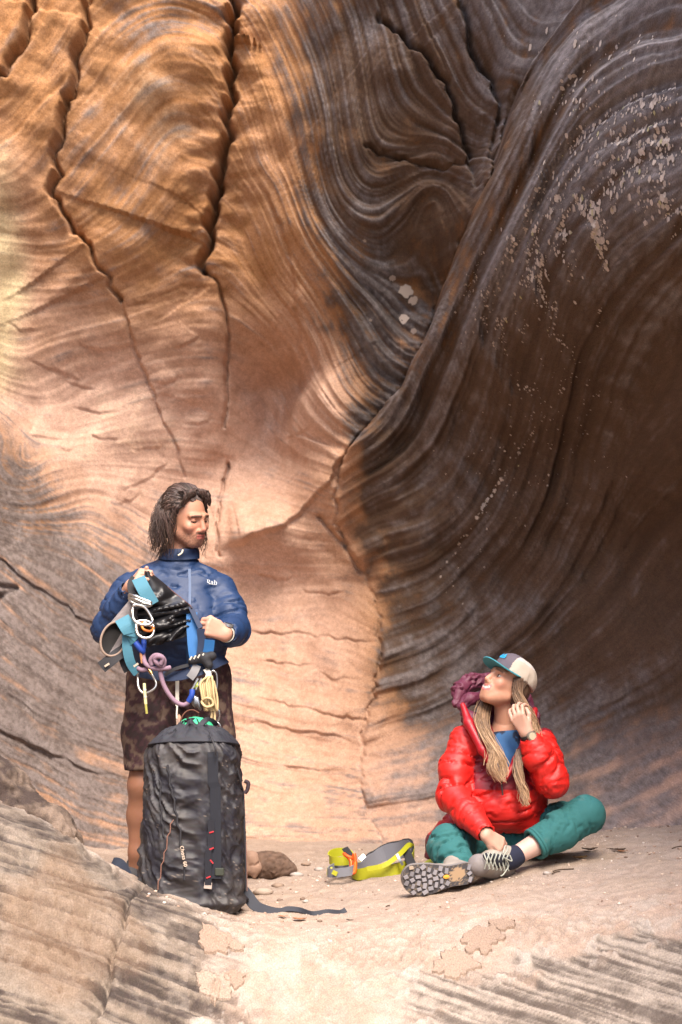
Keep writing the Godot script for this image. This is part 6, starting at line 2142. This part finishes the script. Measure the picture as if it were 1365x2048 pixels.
func build_ground_harness() -> void:
	var c := at(742, 1742, 7.5)
	c.y = ground_y(c.x, c.z)
	var hn := thing("climbing_harness", "yellow-green climbing harness lying on the sand beside the seated person", "harness", c)
	var lime := cloth(lin(0.36, 0.36, 0.012), 0.6)
	var gray := cloth(lin(0.17, 0.175, 0.20), 0.85)
	var black := cloth(lin(0.014, 0.014, 0.016), 0.8)
	# waist belt: padded grey inside, lime webbing outside, standing on edge
	var ring: Array = []
	for p in [[716, 1728, 7.40], [760, 1734, 7.34], [800, 1729, 7.36], [826, 1716, 7.48], [812, 1706, 7.66], [770, 1710, 7.74], [728, 1716, 7.66], [708, 1722, 7.5]]:
		ring.append(at(p[0], p[1], p[2]) - c)
	var loop := curve_through(ring, 64, true)
	var mid := Vector3.ZERO
	for p in loop: mid += p / loop.size()
	var hgt := PackedFloat32Array()
	var pad := PackedVector3Array()
	var web := PackedVector3Array()
	var top := PackedVector3Array()
	for k in loop.size():
		var p := loop[k]
		var t := k / 64.0
		var lift := 0.085 * smoothstep(0.30, 0.45, t) * smoothstep(0.80, 0.55, t)
		var w := 0.052 + 0.030 * sin(PI * clampf((t - 0.25) / 0.5, 0.0, 1.0))
		hgt.append(w)
		var out := (p - mid).normalized()
		out.y = 0
		var base := ground_y(p.x + c.x, p.z + c.z) - c.y
		p.y = base + w * 0.5 + 0.006 + lift * 0.55
		pad.append(p - out * 0.005)
		web.append(p + out * 0.005)
		top.append(p + Vector3(0, w * 0.5, 0))
	var s := Shape.new()
	s.strap(pad, Vector3.UP, hgt, 0.008, true)
	put("belt_padding", s.mesh(), gray, hn)
	var s2 := Shape.new()
	s2.strap(web, Vector3.UP, hgt, 0.004, true)
	put("belt_webbing", s2.mesh(), lime, hn)
	var s3 := Shape.new()
	s3.tube(top.slice(20, 50), 0.007, 6)
	put("belt_binding", s3.mesh(), black, hn)
	for q in [[[660, 1718, 7.5], [664, 1708, 7.52], [682, 1704, 7.55], [700, 1708, 7.55], [706, 1718, 7.5], [690, 1722, 7.42], [668, 1722, 7.44]], [[656, 1744, 7.36], [672, 1746, 7.30], [700, 1742, 7.30], [712, 1734, 7.36], [700, 1730, 7.44], [676, 1732, 7.46]]]:
		var s4 := Shape.new()
		var lp: Array = []
		for p in q: lp.append(at(p[0], p[1], p[2]) - c)
		s4.strap(curve_through(lp, 40, true), Vector3.UP, 0.040, 0.005, true)
		var first: bool = q[0][1] < 1730
		put("leg_loop", s4.mesh(), lime if first else gray, hn)
	for q in [[[660, 1734, 7.40], [659, 1750, 7.38]], [[672, 1742, 7.29], [668, 1750, 7.29]]]:
		strap_part("buckle_strap", q, 0.024, lime, hn, 6)
	strap_part("webbing", [[735, 1738, 7.31], [770, 1730, 7.29], [800, 1708, 7.34], [818, 1690, 7.45], [826, 1694, 7.5]], 0.022, lime, hn, 20)
	strap_part("webbing", [[826, 1740, 7.30], [845, 1734, 7.28], [866, 1722, 7.30], [876, 1722, 7.34]], 0.036, lime, hn, 14, 0.004, Vector3(0, 1, 0.6))
	strap_part("webbing", [[812, 1700, 7.42], [820, 1720, 7.36], [828, 1738, 7.32]], 0.040, black, hn, 8)
	strap_part("webbing", [[690, 1696, 7.50], [696, 1704, 7.46], [702, 1712, 7.44]], 0.030, black, hn, 6)
	strap_part("buckle", [[794, 1708, 7.32], [800, 1720, 7.315], [806, 1730, 7.315]], 0.012, steel(), hn, 6, 0.005)
	strap_part("buckle", [[722, 1712, 7.38], [728, 1718, 7.375]], 0.030, steel(), hn, 4, 0.005)
	carabiner("bright orange carabiner clipped to the yellow-green harness on the sand", [[689, 1708, 7.36], [694, 1712, 7.35], [706, 1716, 7.34], [709, 1708, 7.34], [711, 1724, 7.33], [709, 1744, 7.32], [702, 1744, 7.32], [702, 1722, 7.34]], 0.0085, plain(lin(0.72, 0.10, 0.012), 0.35, 0.3), 4, plain(lin(0.75, 0.16, 0.02), 0.35, 0.3), 1.2, "")

func build_brown_bag() -> void:
	var c := at(530, 1748, 7.8)
	c.y = ground_y(c.x, c.z)
	var bg := thing("stuff_sack", "crumpled dark brown cloth sack lying on the sand behind the backpack", "bag", c)
	var f := Flesh.new()
	f.chain([Vector3(0.0, 0.055, 0), Vector3(0.06, 0.055, 0.02), Vector3(0.12, 0.035, 0.03)], [0.065, 0.060, 0.040], 0.04)
	f.cap(Vector3(-0.08, 0.06, 0), Vector3(0.0, 0.05, 0), 0.06, 0.06, 0.04)
	var s := f.build(0.007)
	crease(s, f, 0.013, 2.2, 2.2, 6.0, 1.3)
	paint(s, func(p: Vector3, _n: Vector3) -> Color: return Color(0.115, 0.070, 0.048) * (1.0 + 0.5 * n_fine.get_noise_3dv(p)))
	put("sack", s.mesh(), cloth(Color.WHITE, 0.9), bg)
	var g := Flesh.new()
	g.chain([Vector3(-0.085, 0.12, 0.05), Vector3(-0.055, 0.10, 0.065), Vector3(-0.040, 0.05, 0.075), Vector3(-0.045, 0.008, 0.08)], [0.014, 0.026, 0.022, 0.008], 0.03)
	g.chain([Vector3(-0.11, 0.10, 0.04), Vector3(-0.085, 0.06, 0.06), Vector3(-0.06, 0.04, 0.07)], [0.012, 0.022, 0.02], 0.03)
	var gs := g.build(0.006)
	crease(gs, g, 0.008, 3.0, 2.5, 2.0, 1.3)
	put("flap", gs.mesh(), cloth(lin(0.30, 0.19, 0.135), 0.9), bg)

func build_boulder() -> void:
	var c := at(30, 1610, 6.45)
	var f := Flesh.new()
	var P := func(px: float, py: float, d: float) -> Vector3: return at(px, py, d) - c
	f.ell(P.call(-150, 1640, 6.7), Basis(Vector3.BACK, -0.5), Vector3(0.50, 0.22, 0.26), 0.05)
	f.ell(P.call(-20, 1572, 6.45), Basis(Vector3.BACK, -0.62), Vector3(0.20, 0.125, 0.17), 0.03)
	f.ell(P.call(40, 1634, 6.42), Basis(Vector3.BACK, -0.62), Vector3(0.19, 0.095, 0.18), 0.02)
	f.ell(P.call(105, 1660, 6.40), Basis(Vector3.BACK, -0.62), Vector3(0.12, 0.062, 0.14), 0.02)
	f.cap(P.call(62, 1550, 6.30), P.call(40, 1605, 6.30), 0.012, 0.012, 0.012, 1)
	var s := f.build(0.009)
	for k in s.v.size():
		var p := s.v[k]
		var q := Vector3(p.x * 0.8 + p.y * 0.5, p.y * 2.2 + p.x * 1.3, p.z)
		s.v[k] = p + s.n[k] * (0.030 * n_low.get_noise_3dv(p * 2.0) + 0.020 * ledge(n_bed.get_noise_2d(q.y * 6.0, p.z * 1.5)) + 0.016 * n_mid.get_noise_3dv(p) + 0.008 * n_fine.get_noise_3dv(p))
		var t := clampf(0.5 + 1.3 * n_mid.get_noise_3dv(p * 0.9 + Vector3(3, 0, 0)) + 0.6 * n_fine.get_noise_3dv(p), 0.0, 1.0)
		s.c[k] = Color(0.085, 0.062, 0.052).lerp(Color(0.33, 0.245, 0.19), t)
	s.smooth()
	var o := put(numbered("boulder"), s.mesh(), ground_material(), self)
	o.position = c
	tag(o, "rounded mottled brown boulder on the ledge at the left edge", "boulder")

func pebble_mesh(seed_: float, flat: float) -> ArrayMesh:
	var s := Shape.new()
	var sp := SphereMesh.new()
	sp.radial_segments = 9; sp.rings = 5; sp.radius = 1.0; sp.height = 2.0
	var a := sp.get_mesh_arrays()
	s.v = a[Mesh.ARRAY_VERTEX]; s.i = a[Mesh.ARRAY_INDEX]
	for k in s.v.size():
		var p: Vector3 = s.v[k]
		s.v[k] = (p + p * 0.45 * n_low.get_noise_3dv(p * 0.7 + Vector3(seed_, 0, 0)) + Vector3(0, 0.15 * n_mid.get_noise_3dv(p * 0.2), 0)) * Vector3(1, flat, 0.8)
		s.n.append(p); s.c.append(Color.WHITE)
	return s.mesh()

func build_debris() -> void:
	rng.seed = 99
	var stone_m: Array = []
	for c in [lin(0.58, 0.46, 0.37), lin(0.45, 0.33, 0.25), lin(0.30, 0.21, 0.16), lin(0.66, 0.58, 0.52)]:
		var m := ground_material()
		m.vertex_color_use_as_albedo = false
		m.albedo_color = c
		m.uv1_scale = Vector3.ONE * 9.0
		stone_m.append(m)
	var places := [[527, 1770, 7.2, 0.045, 0, "flat pale stone with a dark underside right behind the backpack strap"], [594, 1748, 7.7, 0.032, 3, "whitish stone at the right end of the brown cloth sack"], [556, 1757, 7.45, 0.030, 1, "rough tan stone just below the brown cloth sack"],
		[612, 1800, 6.85, 0.016, 3, "small white chip above the loose black strap"], [606, 1793, 6.9, 0.014, 2, "small dark chip above the loose black strap"], [560, 1783, 7.0, 0.016, 2, "small dark stone between the flat pale stone and the strap"],
		[640, 1718, 8.0, 0.030, 3, "pale stone left of the yellow-green harness"], [612, 1712, 8.2, 0.026, 1, "tan stone by the wall foot left of the yellow-green harness"], [1094, 1772, 6.75, 0.020, 3, "white chip on the pale rock below the bent teal knee"],
		[1112, 1745, 6.9, 0.007, 2, "black pebble on the sand below the teal trouser cuff"], [1168, 1742, 6.9, 0.013, 1, "reddish pebble right of the teal knee"], [1097, 1787, 6.7, 0.005, 2, "tiny dark pebble below the white chip"], [520, 1790, 7.0, 0.012, 1, "tan pebble close to the base of the backpack"],
		[640, 1845, 6.35, 0.012, 2, "dark pebble in front of the loose black strap"], [1252, 1753, 6.9, 0.010, 2, "dark pebble on the right of the pale rock shelf"]]
	for p in places:
		var w := at(p[0], p[1], p[2])
		w.y = ground_y(w.x, w.z) + p[3] * 0.18
		var o := put(numbered("stone"), pebble_mesh(p[0], 0.5 if p[3] < 0.02 else 0.38), stone_m[p[4]], self)
		o.transform = Transform3D(Basis(Vector3.UP, rng.randf() * TAU).scaled(Vector3.ONE * p[3]), w)
		tag(o, p[5], "stone", "loose stones on the ledge")
	# dead leaves and twigs
	var leaf_m := [plain(lin(0.16, 0.09, 0.035), 0.9), plain(lin(0.06, 0.035, 0.02), 0.9), plain(lin(0.26, 0.12, 0.06), 0.9)]
	var leaves := [[1160, 1731, 6.95, 0.035, 0, "curled olive brown dead leaf below the teal knee"], [1236, 1718, 7.05, 0.034, 1, "dark dead leaf by the wall foot, right of the knee"], [1246, 1722, 7.02, 0.022, 2, "rusty dead leaf beside the dark one right of the knee"], [1180, 1711, 7.12, 0.040, 1, "dark flat leaf touching the underside of the teal knee"],
		[600, 1848, 6.35, 0.028, 2, "rust brown leaf scrap in front of the loose strap"], [566, 1845, 6.38, 0.020, 2, "reddish leaf scrap nearest the backpack in front of the strap"], [700, 1846, 6.35, 0.016, 1, "dark leaf scrap past the end of the loose strap"], [1225, 1712, 7.1, 0.026, 1, "small dark leaf leaning on the wall foot"]]
	for p in leaves:
		var w := at(p[0], p[1], p[2])
		w.y = ground_y(w.x, w.z) + 0.006
		var s := Shape.new()
		var q := PackedVector3Array()
		for j in 5:
			for i in 7:
				var u := i / 6.0 * 2.0 - 1.0
				var v := (j / 4.0 * 2.0 - 1.0) * sqrt(maxf(1.0 - u * u, 0.02)) * 0.5
				q.append(Vector3(u, 0.5 * v * v + 0.22 * u * u + 0.12 * n_mid.get_noise_2d(u * 0.6 + p[0], v), v) * p[3])
		s.sheet(q, 7, 5, 0.0012)
		var o := put(numbered("dead_leaf"), s.mesh(), leaf_m[p[4]], self)
		o.transform = Transform3D(Basis(Vector3.UP, rng.randf_range(-0.5, 0.5)), w)
		tag(o, p[5], "leaf", "dead leaves on the ledge")
	var twigs := [[[[1106, 1776], [1120, 1768], [1148, 1762]], 6.75, "long thin twig on the pale rock right of the white chip"], [[[1104, 1783], [1112, 1786], [1121, 1790]], 6.72, "short bent twig below the long thin one"], [[[1344, 1756], [1354, 1754], [1364, 1751]], 6.9, "thin grey twig at the right edge of the shelf"], [[[1236, 1722], [1246, 1708], [1249, 1703]], 7.05, "upright dark twig among the dead leaves by the wall"], [[[772, 1816], [776, 1822], [780, 1824]], 6.55, "tiny forked twig under the upturned shoe sole"]]
	for t in twigs:
		var s := Shape.new()
		var q: Array = []
		for k in t[0].size():
			var w := at(t[0][k][0], t[0][k][1], t[1])
			if t[2].begins_with("upright"): w.y = maxf(w.y, ground_y(w.x, w.z) + 0.004)
			else: w.y = ground_y(w.x, w.z) + 0.005
			q.append(w)
		var c: Vector3 = q[0]
		for k in q.size(): q[k] -= c
		s.tube(curve_through(q, 9), 0.0026, 5)
		var o := put(numbered("twig"), s.mesh(), leaf_m[1], self)
		o.position = c
		tag(o, t[2], "twig", "twigs on the ledge")
	# grit that nobody could count
	var mm := MultiMesh.new()
	mm.transform_format = MultiMesh.TRANSFORM_3D
	mm.use_colors = true
	mm.mesh = pebble_mesh(4.0, 0.6)
	var tr: Array[Transform3D] = []
	var tc: Array[Color] = []
	for k in 5200:
		var x := rng.randf_range(-0.75, 1.6)
		var d := rng.randf_range(6.1, 8.8)
		if n_low.get_noise_2d(x * 1.6, d * 1.6) < rng.randf_range(-0.35, 0.45): continue
		var r := 0.0016 + 0.0065 * pow(rng.randf(), 5.0)
		var y := ground_y(x, -d)
		tr.append(Transform3D(Basis(Vector3.UP, rng.randf() * TAU).scaled(Vector3.ONE * r), Vector3(x, y + r * 0.25, -d)))
		tc.append([Color(0.55, 0.43, 0.34), Color(0.34, 0.23, 0.17), Color(0.18, 0.11, 0.08), Color(0.62, 0.54, 0.47)][rng.randi() % 4])
	mm.instance_count = tr.size()
	for k in tr.size():
		mm.set_instance_transform(k, tr[k]); mm.set_instance_color(k, tc[k])
	var mi := MultiMeshInstance3D.new()
	mi.name = "grit"
	mi.multimesh = mm
	var gm := plain(Color.WHITE, 0.95)
	gm.vertex_color_use_as_albedo = true
	mi.material_override = gm
	mi.set_meta("kind", "stuff")
	mi.set_meta("label", "fine grit and sand grains scattered over the ledge")
	mi.set_meta("category", "grit")
	add_child(mi)

func build_lichen() -> void:
	rng.seed = 44
	var s := Shape.new()
	# px, py, spread, how many, largest radius
	var beds := [[1280, 270, 90, 130, 0.017], [1190, 330, 70, 60, 0.014], [1240, 420, 70, 120, 0.018], [1330, 400, 60, 90, 0.017], [1200, 420, 50, 90, 0.020], [1120, 390, 60, 60, 0.013], [1150, 520, 90, 130, 0.013], [1050, 480, 50, 60, 0.016], [1060, 560, 70, 60, 0.012], [1330, 290, 40, 50, 0.012],
		[1100, 640, 90, 80, 0.009], [1200, 120, 90, 40, 0.015], [1330, 180, 60, 60, 0.010], [1010, 620, 60, 50, 0.010], [1330, 560, 50, 40, 0.014], [1200, 760, 120, 40, 0.008], [1090, 760, 60, 30, 0.008], [960, 560, 40, 30, 0.010], [1170, 200, 60, 40, 0.014], [1050, 900, 130, 40, 0.006]]
	var spots: Array = [[812, 582, 0.042], [826, 601, 0.030], [785, 556, 0.022], [808, 638, 0.030], [828, 662, 0.020], [742, 640, 0.010], [730, 480, 0.012], [1062, 95, 0.020], [1095, 62, 0.018], [1150, 92, 0.020]]
	for b in beds:
		for k in int(b[3]) * 2:
			spots.append([b[0] + rng.randfn() * b[2] * 0.7, b[1] + rng.randfn() * b[2] * 0.5, 0.0030 + 0.8 * b[4] * pow(rng.randf(), 2.4)])
	for q in spots:
		var w := on_wall(q[0], q[1])
		# where that place really lies after relief
		for it in 3:
			var d := -wall_z(w.x, w.y)
			w = Vector2(at(q[0], q[1], d).x, at(q[0], q[1], d).y)
		if w.x > WX1 - 0.05 or w.y > WY1 - 0.05: continue
		var tone := rng.randf_range(0.75, 1.2)
		s.ink = Color(0.38, 0.31, 0.255) * tone
		if rng.randf() < 0.05: s.ink = Color(0.33, 0.29, 0.15)
		var at0 := s.v.size()
		var n := 15
		var ph := rng.randf() * 50.0
		var lift := 0.0035
		var e := 0.012
		var nrm := Vector3(-(wall_z(w.x + e, w.y) - wall_z(w.x - e, w.y)) / (2 * e), -(wall_z(w.x, w.y + e) - wall_z(w.x, w.y - e)) / (2 * e), 1.0).normalized()
		if nrm.z < 0.2: continue
		var ux := Vector3.UP.cross(nrm).normalized()
		var uy := nrm.cross(ux)
		var c := Vector3(w.x, w.y, wall_z(w.x, w.y))
		s.v.append(c + nrm * (lift + 0.002)); s.n.append(nrm); s.c.append(s.ink)
		for k in n:
			var a := TAU * k / n
			var r: float = q[2] * (0.9 + 0.45 * n_mid.get_noise_2d(cos(a) * 0.35 + ph, sin(a) * 0.35))
			var p := c + (ux * cos(a) + uy * sin(a)) * r
			p.z = maxf(p.z, wall_z(p.x, p.y)) if q[2] > 0.012 else p.z
			s.v.append(p + nrm * lift); s.n.append(nrm); s.c.append(s.ink)
		for k in n: s.tri(at0, at0 + 1 + k, at0 + 1 + (k + 1) % n)
	var m := plain(Color.WHITE, 0.95)
	m.vertex_color_use_as_albedo = true
	var wall := get_node("canyon_wall")
	var o := put("lichen", s.mesh(), m, wall)
	o.set_meta("kind", "stuff")
	o.set_meta("label", "pale crusts of lichen dotted over the dark varnished rock")

# where the line of sight through a place in the photograph meets the ledge
func on_ground(px: float, py: float) -> Vector3:
	var d := 5.0
	while d < 9.0:
		var p := at(px, py, d)
		if p.y < ground_y(p.x, p.z): return p
		d += 0.004
	return at(px, py, 9.0)

# plates of dried silt that peel off the rock lip
func build_crust() -> void:
	rng.seed = 61
	var ground := get_node("ground")
	var tones := [lin(0.47, 0.35, 0.27), lin(0.50, 0.385, 0.305), lin(0.44, 0.32, 0.245)]
	var mats := []
	for c in tones:
		var m := ground_material()
		m.vertex_color_use_as_albedo = false
		m.albedo_color = c
		mats.append(m)
	# px, py, half width and half depth in metres, turn
	for q in [[430, 1888, 0.060, 0.060, 0.2], [470, 1898, 0.035, 0.022, 0.4], [432, 1962, 0.055, 0.050, 0.0], [410, 1972, 0.040, 0.018, 0.6], [430, 1995, 0.016, 0.045, 0.1], [470, 1960, 0.035, 0.030, 0.3], [965, 1880, 0.085, 0.075, -0.5], [915, 1930, 0.070, 0.070, -0.3], [1005, 1850, 0.050, 0.040, 0.2]]:
		var c := on_ground(q[0], q[1])
		var s := Shape.new()
		var n := 44
		var seed_ := rng.randf() * 90.0
		var lift := rng.randf_range(0.0045, 0.0075)
		for ring: float in [0.0, 0.35, 0.7, 0.97, 1.0, 1.004]:
			for k in n:
				var a := TAU * k / n
				var r := 1.0 + 0.30 * n_low.get_noise_2d(cos(a) * 0.9 + seed_, sin(a) * 0.9) * 1.6 + 0.30 * n_mid.get_noise_2d(cos(a) * 0.7 + seed_, sin(a) * 0.7)
				var e: Vector2 = Vector2(cos(a) * q[2], sin(a) * q[3]).rotated(q[4]) * (r * ring)
				var x := c.x + e.x
				var z := c.z + e.y
				var y := ground_y(x, z)
				y += lift + 0.004 * smoothstep(0.5, 1.0, ring) if ring < 1.002 else -0.012
				s.v.append(Vector3(x, y, z)); s.n.append(Vector3.UP); s.c.append(Color.WHITE)
		for r in 5:
			for k in n:
				var a := r * n + k
				var b := r * n + (k + 1) % n
				s.tri(a, b, a + n); s.tri(b, b + n, a + n)
		s.smooth()
		for k in s.n.size():
			if s.n[k].y < 0.0: s.n[k] = -s.n[k]
		put("crust_plate", s.mesh(), mats[rng.randi() % 3], ground)
func build_objects() -> void:
	build_man()
	build_woman()
	print("people ", Time.get_ticks_msec())
	build_backpack()
	build_held_harness()
	build_ground_harness()
	build_brown_bag()
	build_boulder()
	build_debris()
	build_crust()
	build_lichen()
